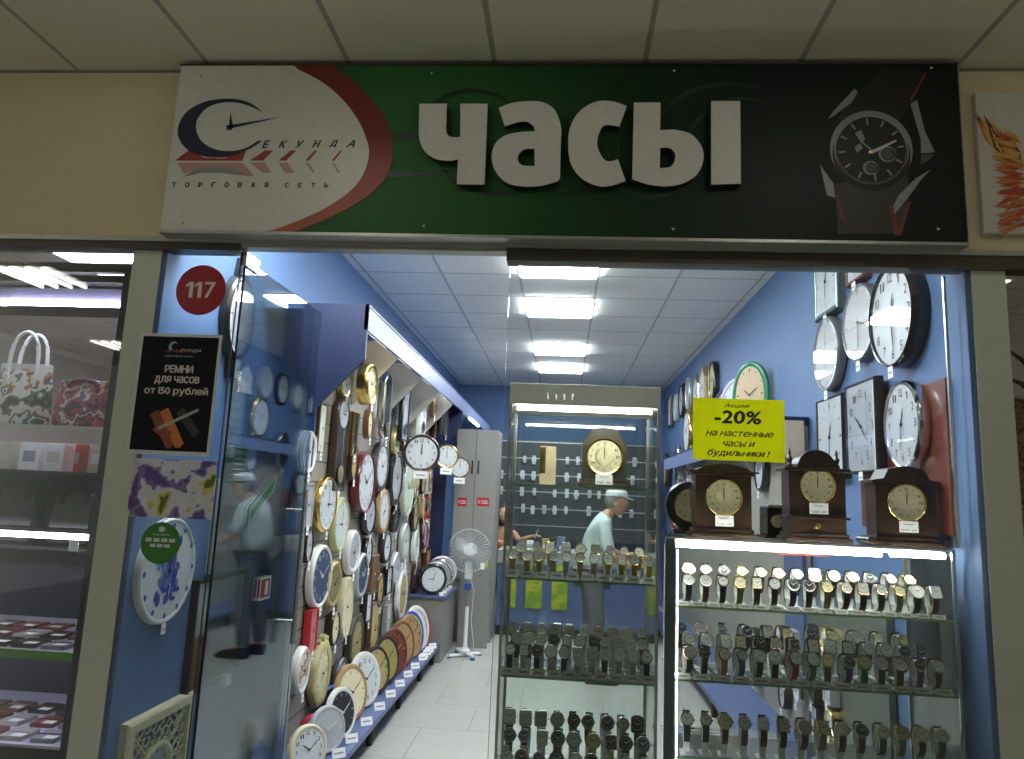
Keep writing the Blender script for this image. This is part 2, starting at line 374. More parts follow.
# ------------------------------------------------------------------ setting
XL, XR, YB = -1.65, 1.48, 8.2
ZC, ZM = 3.165, 3.215
b = MB(); b.box(XL-.1, XR+.15, -.0, YB+.1, -.05, 0, grid_mat('floor_tile', (.42, .42, .39), (.22, .22, .21), .6, .545, .26, .05, .004, .5, rough=.28, noise=(2.5, .06), spec=.5)); struct('floor', b)
b = MB(); b.box(-7, 7, -11, 0, -.05, 0, grid_mat('mall_floor_tile', (.56, .54, .48), (.25, .24, .21), .6, .6, 0, 0, .004, 0, rough=.3)); struct('floor_mall', b)
b = MB(); b.box(XL-.1, XR+.1, .13, YB+.1, ZC, ZC+.04, grid_mat('shop_ceiling_tile', (.84, .84, .80), (.50, .50, .50), .6, .6, .388, -.15, .011, 0, rough=.8, noise=(90, .05))); struct('ceiling', b)
b = MB(); b.box(-7, 7, -11, .12, ZM, ZM+.04, grid_mat('mall_ceiling_tile', (.66, .63, .49), (.34, .32, .26), .6, .6, .33, .55, .012, 0, rough=.8, noise=(120, .10))); struct('ceiling_mall', b)
b = MB(); b.box(XL-.1, XL, .006, YB, 0, ZC, WALLB); struct('wall_left', b)
b = MB(); b.box(XR, XR+.1, .006, YB, 0, ZC, WALLB); struct('wall_right', b)
b = MB(); b.box(XL-.1, XR+.1, YB, YB+.1, 0, ZC, WALLB); struct('wall_back', b)
# wall above the shop fronts
b = MB(); b.box(-7, 7, -.03, .12, 2.475, ZM, MALLW); struct('wall_front', b)
b = MB(); b.box(-7, 7, -11.1, -11, 0, ZM, M('far_mall_wall', (.22, .21, .17), .8)); struct('wall_mall', b)
# pillars between the shops
b = MB(); b.box(-1.79, XL-.02, -.003, .13, 0, 2.475, PILLAR); struct('wall_pillar_left', b)
b = MB(); b.box(1.50, 1.622, -.003, .13, 0, 2.475, PILLAR); struct('wall_pillar_right', b)
# header rail along the shop fronts
b = MB(); b.box(-7, 1.9, -.035, .06, 2.455, 2.475, HEADL); b.box(-7, -1.33, -.025, .05, 2.425, 2.455, HEADER); b.box(-1.33, -.25, -.02, .04, 2.442, 2.455, HEADL); b.box(-.25, 1.9, -.025, .05, 2.405, 2.455, HEADER)
struct('trim_header', b)
b = MB(); b.box(-7, 7, -.034, -.03, 3.203, ZM, M('dark_ceiling_trim', (.2, .19, .15), .6)); struct('trim_ceiling', b)  # thin dark strip where the wall meets the ceiling

# ceiling light panels
for i, (y, who) in enumerate([(.45, 'first recessed ceiling light panel just inside the shop door'), (2.25, 'nearest glowing ceiling light panel, the widest of the four in view'), (3.45, 'second glowing ceiling light panel from the front'), (5.25, 'third glowing ceiling light panel from the front'), (6.45, 'farthest glowing ceiling light panel near the back wall')]):
    T = thing('ceiling_light', who, 'ceiling light', (-.088, y, ZC), 0, 'light panels in the shop ceiling')
    p = MB(); p.box(-.285, .285, -.285, .285, -.028, -.001, PANEL); p.build('diffuser', T)  # made deep so its added glowing sides lighten the ceiling
    p = MB()
    for (x0, x1, y0, y1) in ((-.3, .3, -.3, -.285), (-.3, .3, .285, .3), (-.3, -.285, -.285, .285), (.285, .3, -.285, .285)): p.box(x0, x1, y0, y1, -.010, -.001, WHITE)
    p.build('frame', T)
for x, who in ((-1.288, 'added light panel above the open glass door, brightening the left wall'),):  # unseen panel added to brighten the left wall near the glass
    T = thing('ceiling_light', who, 'ceiling light', (x, .45, ZC), 0, 'light panels in the shop ceiling')
    p = MB(); p.box(-.285, .285, -.285, .285, -.006, -.001, PANEL); p.build('diffuser', T); p = MB(); p.box(-.3, .3, -.3, .3, -.0009, -.0001, WHITE); p.build('frame', T)
for x, y in ((-4.6, -3), (-5.8, -6), (4.6, -3), (5.8, -6), (-.1, -9.4), (1.2, -1.3), (-1.2, -1.3)):
    if 1:
        T = thing('troffer_light', 'four-tube fluorescent ceiling fixture over the mall corridor', 'ceiling light', (x, y, ZM), 0, 'fluorescent fixtures of the mall corridor')
        p = MB(); p.box(-.3, .3, -.3, .3, -.012, -.001, SILVER); p.build('tray', T)
        for q in range(4):
            p = MB(); p.cyl((-.21+.14*q, -.28, -.026), (-.21+.14*q, .28, -.026), .013, TROFF, 8); p.build('tube', T)

# ------------------------------------------------------------------ the big sign
SY = -.10      # front face of the board
SX0, SX1, SZ0, SZ1 = -1.63, 1.442, 2.478, 3.19
S = thing('shop_sign', 'long green and white shop sign with big white letters above the glass front', 'sign', (0, SY, SZ0))
def sg(px, py):
    p = aty(px, py, SY); return (p.x, p.z-SZ0)
green = ramp_mat('sign_green_print', [(0, (.012, .065, .016)), (.30, (.020, .115, .026)), (.45, (.018, .095, .022)), (.62, (.006, .032, .010)), (.78, (.002, .008, .005)), (1, (.004, .008, .006))], 'X', 1/3.07, .53, 2.5, .06, .5)
swhite = M('sign_white_print', (.60, .60, .54), .35)
b = MB(); b.box(SX0, SX1, .002, .065, 0, SZ1-SZ0, green, .003); b.build('board', S)
b = MB(); b.box(SX0-.004, SX1+.004, -.004, .066, -.012, -.0005, ALU); b.box(SX0-.004, SX1+.004, -.002, .066, SZ1-SZ0+.0005, SZ1-SZ0+.008, HEADER)
b.box(SX1+.0005, SX1+.006, -.002, .066, 0, SZ1-SZ0, ALU); b.build('edge_strip', S)
def arc_y(pts_px):
    return [sg(*p) for p in pts_px]
whitearc = [(294, 67.5), (322, 82), (343, 100), (358, 120), (366, 138), (369, 152), (366, 168), (357, 184), (340, 199), (318, 212), (292, 223), (264, 233.5)]
redarc = [(334, 67.3), (352, 80), (371, 99), (385, 117), (391, 134), (393, 151), (390, 168), (381, 184), (365, 198), (341, 212), (315, 224), (288, 234)]
def smooth(pts, n=5):
    out = []
    for i in range(len(pts)-1):
        p0 = Vector(pts[max(i-1, 0)]); p1 = Vector(pts[i]); p2 = Vector(pts[i+1]); p3 = Vector(pts[min(i+2, len(pts)-1)])
        for k in range(n):
            t = k/n; out.append(tuple(.5*((2*p1)+(p2-p0)*t+(2*p0-5*p1+4*p2-p3)*t*t+(3*p1-p0-3*p2+p3)*t**3)))
    return out+[tuple(pts[-1])]
wa = smooth(arc_y(whitearc)); ra = smooth(arc_y(redarc))
wa[0] = (wa[0][0], SZ1-SZ0-.001); ra[0] = (ra[0][0], SZ1-SZ0-.001); wa[-1] = (wa[-1][0], .001); ra[-1] = (ra[-1][0], .001)
redm = ramp_mat('sign_red_band_print', [(0, (.42, .14, .09)), (.35, (.30, .035, .025)), (.62, (.16, .015, .012)), (1, (.18, .03, .02))], 'Z', 1/.71, 0, 3, .1, .35)
b = MB(); b.prism([(SX0+.002, .001)]+wa[::-1]+[(SX0+.002, SZ1-SZ0-.001)], -.0005, .0025, swhite); b.build('white_field', S)
b = MB(); b.prism(wa+ra[::-1], -.0006, .0026, redm); b.build('red_band', S)
# thin dark swirls printed on the green
sw = M('sign_swirl_print', (.004, .030, .010), .4); b = MB()
def ring2(mb, c, rx, rz, wd, a0, a1, y, mat, n=36):
    P = []
    for k in range(n+1):
        q = math.radians(a0+(a1-a0)*k/n); P.append((c[0]+rx*math.cos(q), c[1]+rz*math.sin(q)))
    Q = []
    for k in range(n+1):
        q = math.radians(a0+(a1-a0)*k/n); g = wd*math.sin(PI*k/n)+.001; Q.append((c[0]+(rx-g)*math.cos(q), c[1]+(rz-g)*math.sin(q)))
    vs = [(p[0], y, p[1]) for p in P]+[(p[0], y, p[1]) for p in Q]
    mb.add(vs, [(k, k+1, n+2+k, n+1+k) for k in range(n)], mat)
for (px, py, rx, rz, a0, a1) in ((470, 128, .20, .17, 20, 200), (500, 155, .24, .17, 180, 350), (570, 150, .19, .19, 190, 380), (650, 150, .2, .2, 180, 345), (725, 130, .26, .2, 60, 190), (395, 146, .28, .05, 40, 170), (398, 160, .26, .07, 190, 340), (740, 150, .2, .22, 60, 170)):
    ring2(b, sg(px, py), rx, rz, .02, a0, a1, .0008, sw)
b.build('swirl_print', S)
# the big raised letters
LET = M('raised_letter_white', (.60, .58, .54), .45)
LETS = M('letter_side_shade', (.02, .02, .018), .5)  # shadow along the letter sides is put into this dark colour
b = MB(); 
def P4(px, py): return sg(px, py)
def lpts(l): return [sg(*p) for p in l]
def poly_letter(name, outer, hole=None):
    """outline and optional hole given on the sign; walls 4 cm deep"""
    mb = MB(); y0, y1 = -.032, -.004
    if hole:   # join hole by a slit
        o = outer; hh = hole
        i0, j0 = min(((i, j) for i in range(len(o)) for j in range(len(hh))), key=lambda ij: (Vector(o[ij[0]])-Vector(hh[ij[1]])).length)
        pts = o[:i0+1]+hh[j0:]+hh[:j0+1]+o[i0:]
    else: pts = outer
    bm = bmesh.new(); n = len(pts)
    from mathutils.geometry import tessellate_polygon
    loops = [[Vector((p[0], p[1], 0)) for p in outer]]+([[Vector((p[0], p[1], 0)) for p in hole]] if hole else [])
    tri = tessellate_polygon(loops); allp = [p for l in loops for p in l]; N = len(allp)
    V = [(p.x, y0, p.y) for p in allp]+[(p.x, y1, p.y) for p in allp]
    fs = [tuple(t) for t in tri]+[tuple(i+N for i in t)[::-1] for t in tri]; o = 0
    for l in loops:
        m = len(l); fs += [(o+k, o+(k+1) % m, o+(k+1) % m+N, o+k+N) for k in range(m)]; o += m
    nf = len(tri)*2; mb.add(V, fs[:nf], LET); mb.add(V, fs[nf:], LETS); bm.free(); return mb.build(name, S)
z = 360/1024   # letters traced at the size they stand on the board
def Z(l): return [sg(400+x*z, 50+y*z) for x, y in l]
def ZS(l, n=4): return [tuple(p) for p in smooth(Z(l), n)]
che = Z([(60, 165), (137, 165)])+ZS([(135, 235), (139, 253), (152, 259), (170, 260)])+Z([(175, 256), (175, 165), (252, 165), (243, 393), (165, 392), (168, 322)])+ZS([(150, 326), (110, 322), (78, 303), (61, 270), (58, 238)])
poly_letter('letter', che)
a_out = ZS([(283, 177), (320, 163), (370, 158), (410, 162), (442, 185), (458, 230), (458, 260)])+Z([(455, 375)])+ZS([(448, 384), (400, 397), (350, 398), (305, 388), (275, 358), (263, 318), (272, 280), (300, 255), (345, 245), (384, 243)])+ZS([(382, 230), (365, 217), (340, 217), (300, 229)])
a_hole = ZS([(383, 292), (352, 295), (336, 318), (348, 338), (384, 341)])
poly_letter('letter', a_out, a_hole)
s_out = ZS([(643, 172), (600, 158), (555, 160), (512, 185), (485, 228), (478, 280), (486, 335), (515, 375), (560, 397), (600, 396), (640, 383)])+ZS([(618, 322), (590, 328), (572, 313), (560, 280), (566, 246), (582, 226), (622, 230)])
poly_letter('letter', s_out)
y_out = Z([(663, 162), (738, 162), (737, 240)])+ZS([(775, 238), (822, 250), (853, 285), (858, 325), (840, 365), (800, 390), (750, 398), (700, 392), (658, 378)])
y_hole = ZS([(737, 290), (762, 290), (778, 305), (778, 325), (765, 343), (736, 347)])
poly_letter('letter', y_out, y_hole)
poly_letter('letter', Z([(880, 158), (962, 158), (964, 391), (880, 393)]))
# logo on the white field
lk = 260/987
def LG(x, y): return sg(150+x*lk, 50+y*lk)
NV = M('navy_print', (.018, .022, .045), .4); CR = M('crimson_print', (.30, .03, .035), .4); CRL = M('faded_crimson_print', (.48, .26, .24), .4); GYP = M('faded_grey_print', (.26, .26, .25), .4)
outer_c = smooth([LG(*p) for p in [(425, 233), (385, 204), (335, 188), (270, 186), (200, 200), (140, 235), (108, 290), (112, 340), (150, 385), (210, 405), (275, 408), (335, 395), (390, 370), (428, 344)]])
inner_c = smooth([LG(*p) for p in [(410, 345), (365, 372), (310, 384), (250, 378), (200, 350), (176, 305), (182, 260), (215, 222), (265, 202), (325, 200), (380, 214), (425, 236)]])
b = MB(); b.prism(outer_c+inner_c, -.0016, -.0008, NV); b.build('logo_crescent', S); b = MB()
def gp(mb, pts, mat, y=-.0016): mb.prism([LG(*p) for p in pts], y, y+.0008, mat)
gp(b, [(300, 290), (307, 235), (315, 290)], NV); gp(b, [(285, 288), (490, 256), (310, 298)], NV); gp(b, [(292, 286), (312, 286), (312, 304), (292, 304)], NV); b.build('logo_hands', S); b = MB()
for i, ch in enumerate('ЕКУНДА'):
    x = 425+i*64; p0 = LG(x, 372-i*.5); p1 = LG(x+33, 345-i*.5); put_text(b, ch, p0[0], p1[0], p0[1], p1[1], -.0012, NV, shear=.4, bold=.07)
for i, ch in enumerate('ТОРГОВАЯ'):
    x = 84+i*50; p0 = LG(x, 522); p1 = LG(x+16, 503); put_text(b, ch, p0[0], p1[0], p0[1], p1[1], -.0012, NV, bold=.08)
for i, ch in enumerate('СЕТЬ'):
    x = 512+i*50; p0 = LG(x, 522); p1 = LG(x+16, 505); put_text(b, ch, p0[0], p1[0], p0[1], p1[1], -.0012, NV, bold=.08)
b.build('logo_lettering', S); b = MB(); gp(b, [(95, 420), (145, 382), (210, 410), (275, 412), (365, 385), (350, 421)], CR, -.0012)
for x0, x1 in ((380, 468), (488, 555), (590, 635), (690, 730)):
    gp(b, [(x0, 420), (x0+ (x1-x0)*.5+12, 382), (x1, 382), (x1-(38 if x1-x0 > 60 else 30), 420)], CR, -.0012)
    b.build('logo_arrow', S); b = MB(); gp(b, [(x0, 428), (x1-32, 428), (x1-8, 466), (x1-42 if x1-x0 > 60 else x1-18, 466)], CRL, -.0012)
gp(b, [(105, 428), (350, 428), (395, 478), (370, 478), (300, 450), (250, 444), (190, 452), (130, 472)], CRL, -.0012)
gp(b, [(125, 482), (180, 452), (250, 442), (310, 450), (385, 478), (330, 474), (260, 466), (190, 468)], GYP, -.0013)
b.build('logo_reflection', S)
# the printed wristwatch
wk = 280/1012
def WG(x, y): return sg(744+x*wk, 40+y*wk)
SLV = M('watch_print_silver', (.26, .26, .25), .4); BKP = M('watch_print_black', (.003, .004, .004), .5); RDP = M('watch_print_red', (.16, .03, .025), .5); BRP = M('watch_print_brown', (.035, .03, .022), .5); GRP = M('watch_print_grey', (.07, .075, .07), .5)
WC = WG(460, 395)
def wpoly(mb, pts, mat, y): mb.add([(p[0], y, p[1]) for p in [WG(*q) for q in pts]], [tuple(range(len(pts)))], mat)
def disc(mb, c, rx, rz, y, mat, n=36, x0=0): mb.add([(c[0]+rx*math.cos(2*PI*k/n), y, c[1]+rz*math.sin(2*PI*k/n)) for k in range(n)], [tuple(range(n))], mat)
b = MB()
wpoly(b, [(330, 520), (340, 700), (560, 700), (600, 560), (590, 480)], BRP, .0016)
wpoly(b, [(420, 180), (330, 290), (560, 300), (600, 230), (640, 110), (500, 100)], BKP, .0016)
disc(b, WC, .30*.5, .165, .0013, BKP)
for q in ((305, 285, 330, 250, 395, 175, 410, 190, 385, 225),): wpoly(b, [(305, 285), (325, 255), (400, 175), (412, 188), (390, 225), (330, 270)], SLV, .0010)
wpoly(b, [(602, 230), (625, 215), (655, 330), (690, 405), (640, 410), (640, 360)], SLV, .0010)
wpoly(b, [(640, 415), (685, 412), (680, 425), (640, 450)], GRP, .0010)
wpoly(b, [(275, 450), (325, 520), (330, 570), (300, 560)], SLV, .0010)
wpoly(b, [(540, 600), (560, 560), (620, 500), (675, 468), (640, 505), (600, 560), (545, 630)], SLV, .0010)
wpoly(b, [(525, 595), (545, 705), (570, 705), (605, 580), (590, 590), (558, 680), (540, 600)], RDP, .0012)
wpoly(b, [(330, 560), (350, 640), (370, 665), (345, 580)], RDP, .0012)
wpoly(b, [(605, 225), (660, 120), (650, 120), (600, 215)], RDP, .0012)
ring2(b, WC, .150, .157, .026, -25, 205, .0008, SLV, 50)
ring2(b, WC, .136, .143, .012, -28, 208, .0007, SLV, 50)
disc(b, WC, .133, .140, .0009, GRP); disc(b, WC, .125, .132, .0006, BKP)
for k in range(12):
    q = 2*PI*k/12+.1; c, s_ = math.cos(q), math.sin(q)
    P = [(WC[0]+r*c+sg_*s_*.0035, WC[1]+r*s_*1.05-sg_*c*.0035) for r, sg_ in ((.095, 1), (.12, 1), (.12, -1), (.095, -1))]
    b.add([(p[0], .0003, p[1]) for p in P], [(0, 1, 2, 3)], SLV)
for (x, y, r) in ((518, 412, .032), (458, 462, .028), (400, 400, .02)):
    c = WG(x, y); 
    if x > 420:
        ring2(b, c, r, r, .007, 0, 359, .0002, SLV); disc(b, c, r*.72, r*.72, .0003, GRP)
wpoly(b, [(400, 335), (425, 325), (438, 360), (425, 375)], SLV, .0002); wpoly(b, [(400, 385), (420, 372), (430, 390), (408, 408)], SLV, .0002)
wpoly(b, [(455, 402), (550, 360), (552, 366), (462, 412)], M('watch_print_hand', (.55, .55, .5), .4), -.0001); wpoly(b, [(460, 400), (425, 372), (430, 368), (468, 400)], SLV, -.0001)
disc(b, WG(456, 405), .006, .006, -.0003, GOLD)
b.build('watch_picture', S)
b = MB()
for px, py in ((201, 76), (183, 223), (432, 73), (674, 71), (931, 68), (424, 226), (673, 229), (938, 229)):
    c = sg(px, py); b = MB(); b.lathe([(.006, .003), (.006, -.003), (.003, -.005)], (c[0], 0, c[1]), CHROME, 10, 'y'); b.build('fixing_screw', S)
# poster with a bird wing at the right
pc = aty(975, 92, -.06); T = thing('bird_poster', 'white canvas with a fiery orange bird wing, beside the sign at right', 'poster', (0, -.06, 0))
px0, pz1 = pc.x, pc.z; pz0 = aty(980, 233, -.06).z
b = MB(); b.box(px0, px0+.9, .001, .028, pz0, pz1, M('poster_canvas', (.52, .50, .43), .6), .003); b.build('canvas', T)
random.seed(3); fcols = [M('feather_brown', (.10, .035, .02)), M('feather_orange', (.48, .17, .04)), M('feather_yellow', (.55, .32, .07)), M('feather_red', (.38, .05, .03))]
b = MB()
def feather(x, z, ang, L, mat, y):
    dx, dz = math.cos(ang), math.sin(ang); wd = L*.10
    P = [(x, z), (x+dx*L*.4-dz*wd, z+dz*L*.4+dx*wd), (x+dx*L, z+dz*L), (x+dx*L*.4+dz*wd, z+dz*L*.4-dx*wd)]
    b.add([(p[0], y, p[1]) for p in P], [(0, 1, 2, 3)], mat)
for i in range(60):
    t = i/59; q = aty(996+26*t+random.uniform(-2, 2), 146+22*t+random.uniform(-6, 6), -.06)
    feather(q.x, q.z, math.radians(104+14*(1-t)+random.uniform(-5, 5)), .14*(1-.35*t), fcols[0 if random.random() < .45*(1-t*.6) else random.choice([1, 1, 2, 3])], .0005-i*1e-5)
for i in range(60):
    t = i/59; q = aty(1010+8*t+random.uniform(-3, 14), 142+50*t+random.uniform(-5, 5), -.06)
    feather(q.x, q.z, math.radians(150+40*t+random.uniform(-12, 12)), .075, fcols[2 if t < .5 and random.random() < .6 else random.choice([1, 1, 3])], -.0002-i*1e-5)
for i in range(40):
    t = i/39; q = aty(1020+random.uniform(-8, 14), 182+44*t, -.06)
    feather(q.x, q.z, math.radians(205+random.uniform(-25, 25)), .08, fcols[random.choice([1, 3, 3])], -.0009-i*1e-5)
b.build('bird_print', T)

# ------------------------------------------------------------------ storefront glass
b = MB(); b.box(-1.669, -1.335, -.002, .004, .02, 2.425, GLASS); w1 = struct('window_1', b)
b = MB(); b.box(-.235, 1.497, -.004, .004, .02, 2.405, GLASS); w2 = struct('window_2', b)
b = MB(); b.box(-.2365, -.2352, -.004, .004, .02, 2.405, EGLASS); struct('trim_1', b)
b = MB(); b.box(-1.3348, -1.3325, -.004, .004, .02, 2.425, BLACKM); struct('trim_2', b)
# open glass door, swung inwards
D = bpy.data.objects.new('door_1', None); COL.objects.link(D); D.location = (-1.325, .02, 0); D.rotation_euler = (0, 0, math.radians(88.4)); D['kind'] = 'structure'
b = MB(); b.box(0, .86, -.004, .004, .02, 2.40, DGLASS); b.build('glass_pane', D)
b = MB(); b.box(-.015, .10, -.014, .014, 2.37, 2.43, CHROME, .003); b.box(-.015, .10, -.014, .014, .01, .07, CHROME, .003); b.build('pivot_clamp', D)
for s in (-1, 1):
    b = MB(); X = .74
    b.tube([(X, s*.05, .76), (X, s*.05, 1.48)], .0125, STEEL, 12)
    for zz in (.86, 1.38): b.tube([(X, s*.005, zz), (X, s*.05, zz)], .008, STEEL, 8)
    b.build('bar_handle', D, smooth=True)
b = MB(); b.box(0, .003, -.0045, .0045, .02, 2.40, BLACKM); b.build('edge_seal', D)

def on_door(px, py):
    p = atx(px, py, -1.316); return p
p = on_door(263, 503); T = thing('arrow_sticker', 'green and white arrow sticker on the open glass door', 'sticker', p, math.radians(88.4)); b = MB()
b.add([(x, -.001, zz) for x, zz in ((-.13, -.10), (.10, .05), (.13, .14), (-.13, -.02))], [(0, 1, 2, 3)], M('sticker_pale_green', (.32, .42, .34), .5)); b.add([(x, -.002, zz) for x, zz in ((-.11, -.07), (.08, .055), (.10, .11), (-.11, -.03))], [(0, 1, 2, 3)], M('sticker_dark_green', (.02, .22, .08), .5)); b.build('arrow', T)
p = on_door(265, 588); T = thing('red_sticker', 'small red and white square sticker on the open glass door', 'sticker', p, math.radians(88.4)); b = MB()
b.box(-.055, .055, -.001, -.0002, -.05, .05, PAPER); b.box(-.045, .045, -.002, -.0012, -.04, .04, M('sticker_bright_red', (.42, .03, .04), .5)); b.box(-.005, .025, -.003, -.0021, -.03, .03, PAPER); b.build('sticker', T)

# ------------------------------------------------------------------ things stuck on the left glass (y just in front of the pane)
GY = -.0055
def gpx(px, py): p = aty(px, py, GY); return p.x, p.z
# red 117 disc
x0, z0 = gpx(201, 290); r = .104
T = thing('number_sign', 'round red sign with the number 117 on the left glass', 'sign', (x0, GY, z0))
b = MB(); b.lathe([(r, .001), (r, -.0012), (r*.985, -.0018)], (0, 0, 0), M('sticker_red', (.34, .018, .03), .35), 48, 'y'); b.build('disc', T)
b = MB(); sw_ = M('sticker_white', (.72, .66, .62), .5); one(b, -.040, 0, .066, .9, -.0022, sw_); b.build('digit', T); b = MB(); one(b, -.004, 0, .066, .9, -.0022, sw_); b.build('digit', T); b = MB(); put_text(b, '7', .016, .060, -.033, .033, -.0022, sw_, bold=.02); b.build('digit', T)
# black strap poster
c = [gpx(140, 334), gpx(220, 334), gpx(212, 455), gpx(127, 455)]
px0 = (c[0][0]+c[3][0])/2; px1 = (c[1][0]+c[2][0])/2; pz1 = (c[0][1]+c[1][1])/2; pz0 = (c[2][1]+c[3][1])/2
PW, PH = px1-px0, pz1-pz0
T = thing('strap_poster', 'black poster with white border about watch straps, taped on the left glass', 'poster', ((px0+px1)/2, GY, (pz0+pz1)/2))
b = MB(); b.box(-PW/2, PW/2, -.0008, .0008, -PH/2, PH/2, M('poster_border', (.62, .63, .62), .5)); b.build('sheet', T)
b = MB(); q = .012; b.box(-PW/2+q, PW/2-q, -.0012, -.0009, -PH/2+q*1.3, PH/2-q, M('poster_black', (.006, .006, .012), .6, spec=.2)); b.build('black_print', T)
b = MB(); wt = M('poster_lettering', (.62, .55, .50), .5)
def pl(s, x0, x1, z0, z1, **k): put_text(b, s, x0*PW, x1*PW, z0*PH, z1*PH, -.0014, wt, **k)
pl('РЕМНИ', -.15, .19, .175, .235, bold=.05); pl('для часов', -.26, .28, .075, .145, bold=.04); pl('от 150 рублей', -.37, .40, -.02, .055, bold=.04)
b.build('lettering', T)
b = MB(); yy = -.0014
P = [(-.02+ .06*math.cos(a), .39+.045*math.sin(a)*1.0) for a in [math.radians(30+300*k/20) for k in range(21)]]
Q = [(0.0+.045*math.cos(a), .392+.03*math.sin(a)) for a in [math.radians(40+280*k/20) for k in range(21)]]
vs = [(x*PW, yy, zz*PH) for x, zz in P+Q]; b.add([(v[0]-.06*PW, v[1], v[2]) for v in vs], [(k, k+1, 22+k, 21+k) for k in range(20)], M('poster_logo_blue', (.25, .33, .38)))
b.add([(x*PW, yy, zz*PH) for x, zz in [(-.17, .345), (.05, .345), (.0, .36), (-.13, .36)]], [(0, 1, 2, 3)], CR)
put_text(b, 'ЕКУНДА', 0*PW, .26*PW, .345*PH, .375*PH, yy, wt, shear=.4); put_text(b, 'ТОРГОВАЯ СЕТЬ', -.18*PW, .17*PW, .305*PH, .318*PH, yy, wt)
b.build('logo', T)
b = MB()
def strap(x, zz, ang, L, wd, mat, y):
    dx, dz = math.cos(ang), math.sin(ang); P = [(x+dz*wd, zz-dx*wd), (x+dx*L+dz*wd, zz+dz*L-dx*wd), (x+dx*L*1.05, zz+dz*L*1.05), (x+dx*L-dz*wd, zz+dz*L+dx*wd), (x-dz*wd, zz+dx*wd)]
    b.add([(p[0], y, p[1]) for p in P], [tuple(range(5))], mat)
o1 = M('print_orange_leather', (.55, .17, .03), .5); o2 = M('print_brown_leather', (.24, .06, .025), .5)
strap(-.075, -.075, math.radians(-58), .155, .018, o2, -.0013); strap(-.035, -.065, math.radians(-60), .16, .019, o1, -.0015); strap(-.06, -.13, math.radians(-35), .07, .02, o2, -.0017)
strap(.03, -.065, math.radians(-50), .12, .017, M('print_black_leather', (.03, .03, .03)), -.0013); strap(-.05, -.14, math.radians(27), .17, .006, M('print_steel', (.4, .38, .36)), -.0019)
b.build('strap_picture', T)
# floral sheet
x0, z1 = gpx(134, 458); x1, z0 = gpx(211, 520)
fl = blotch_mat('floral_print', [(0, (.25, .16, .40)), (.42, (.40, .32, .52)), (.47, (.80, .78, .80)), (.55, (.82, .80, .70)), (.60, (.75, .72, .25)), (.66, (.24, .30, .08))], 11, .5, 2.)
backlit(fl)
T = tag(MB().box(-(x1-x0)/2, (x1-x0)/2, -.0008, .0008, -(z1-z0)/2, (z1-z0)/2, fl).build('floral_poster', None, ((x0+x1)/2, GY, (z0+z1)/2)), 'pale flyer with yellow and purple flowers, below the black strap poster', 'poster')
# green round sticker
x0, z0 = gpx(160.5, 543); r = .087
T = thing('round_sticker', 'round green sticker with white lines and round emblem, low on the left glass', 'sticker', (x0, GY, z0))
b = MB(); b.lathe([(r*.9, .0006), (r*.9, -.0008)], (0, 0, 0), M('sticker_green', (.045, .20, .03), .5), 40, 'y'); b.build('disc', T)
b = MB(); wt2 = M('sticker_print_white', (.6, .65, .6)); disc(b, (0, .052), .013, .011, -.0012, wt2, 14); put_text(b, 'мы принимаем', -.035, .035, .026, .034, -.0012, wt2)
for k in range(4): b.add([(-.06+k*.031+dx, -.0012, .004+dz) for dx, dz in ((0, 0), (.024, 0), (.024, .014), (0, .014))], [(0, 1, 2, 3)], wt2)
for k in range(3): b.add([(-.04+k*.028+dx, -.0012, -.016+dz) for dx, dz in ((0, 0), (.022, 0), (.022, .012), (0, .012))], [(0, 1, 2, 3)], wt2)
b.build('print', T)
# yellow discount sign on the right glass
x0, z1 = gpx(693, 397.5); x1, _ = gpx(784, 400); _, z0 = gpx(740, 461); YW, YH = x1-x0, z1-z0
T = thing('discount_sign', 'bright yellow paper announcing -20% taped on the right glass', 'sign', ((x0+x1)/2, GY, (z0+z1)/2))
b = MB(); b.box(-YW/2, YW/2, -.0008, .0008, -YH/2, YH/2, backlit(M('neon_yellow_paper', (.93, .95, .03), .6), .62)); b.build('sheet', T)
b = MB()
for s, a0, a1, c0, c1, bo, sh in (('Акция!', -.16, .13, .345, .42, .01, .35), ('-20%', -.26, .24, .10, .30, .035, .1), ('на настенные', -.36, .38, -.11, -.03, .02, .35), ('часы и', -.17, .18, -.275, -.19, .02, .35), ('будильники !', -.34, .34, -.45, -.325, .02, .35)):
    put_text(b, s, a0*YW, a1*YW, c0*YH, c1*YH, -.0011, INK, shear=sh, bold=bo*1.8)
b.build('lettering', T)

# ------------------------------------------------------------------ left blue wall and what hangs on it
def hangL(px, py, hpx, x=XL+.001):
    p = atx(px, py, x); dep = (p-CAM).dot(Vector((_r.z, _d.z, _u.z)))
    return p, hpx*dep/F
LZ = math.radians(90)
p, h = hangL(163, 570, 104)
T = make_clock('oval-looking round clock with blue floral painting on a white plate, left wall', p, LZ, h*.98, h, 'round', M('clock_white_rim', (.70, .72, .68), .3), M('porcelain', (.72, .74, .74), .3), .03, .022, None, (0, 0), True, name='floral_clock')
b = MB(); random.seed(11); bl = M('cobalt_print', (.03, .06, .38), .4); blm = M('pale_cobalt_print', (.16, .24, .55), .4)
for i in range(130):
    a = random.uniform(0, 2*PI); rr = abs(random.gauss(0, .42)); 
    if rr > .95: continue
    disc(b, (rr*math.cos(a)*h*.27, rr*math.sin(a)*h*.42), random.uniform(.008, .022), random.uniform(.010, .030), -.0262-i*1e-5, random.choice([bl, bl, blm]), 7)
for k in range(12):
    q = 2*PI*k/12; disc(b, (.42*h*math.sin(q), .42*h*math.cos(q)), .011, .013, -.0285, bl, 6)
b.build('blue_painting', T)
p, h = hangL(233, 318, 118)
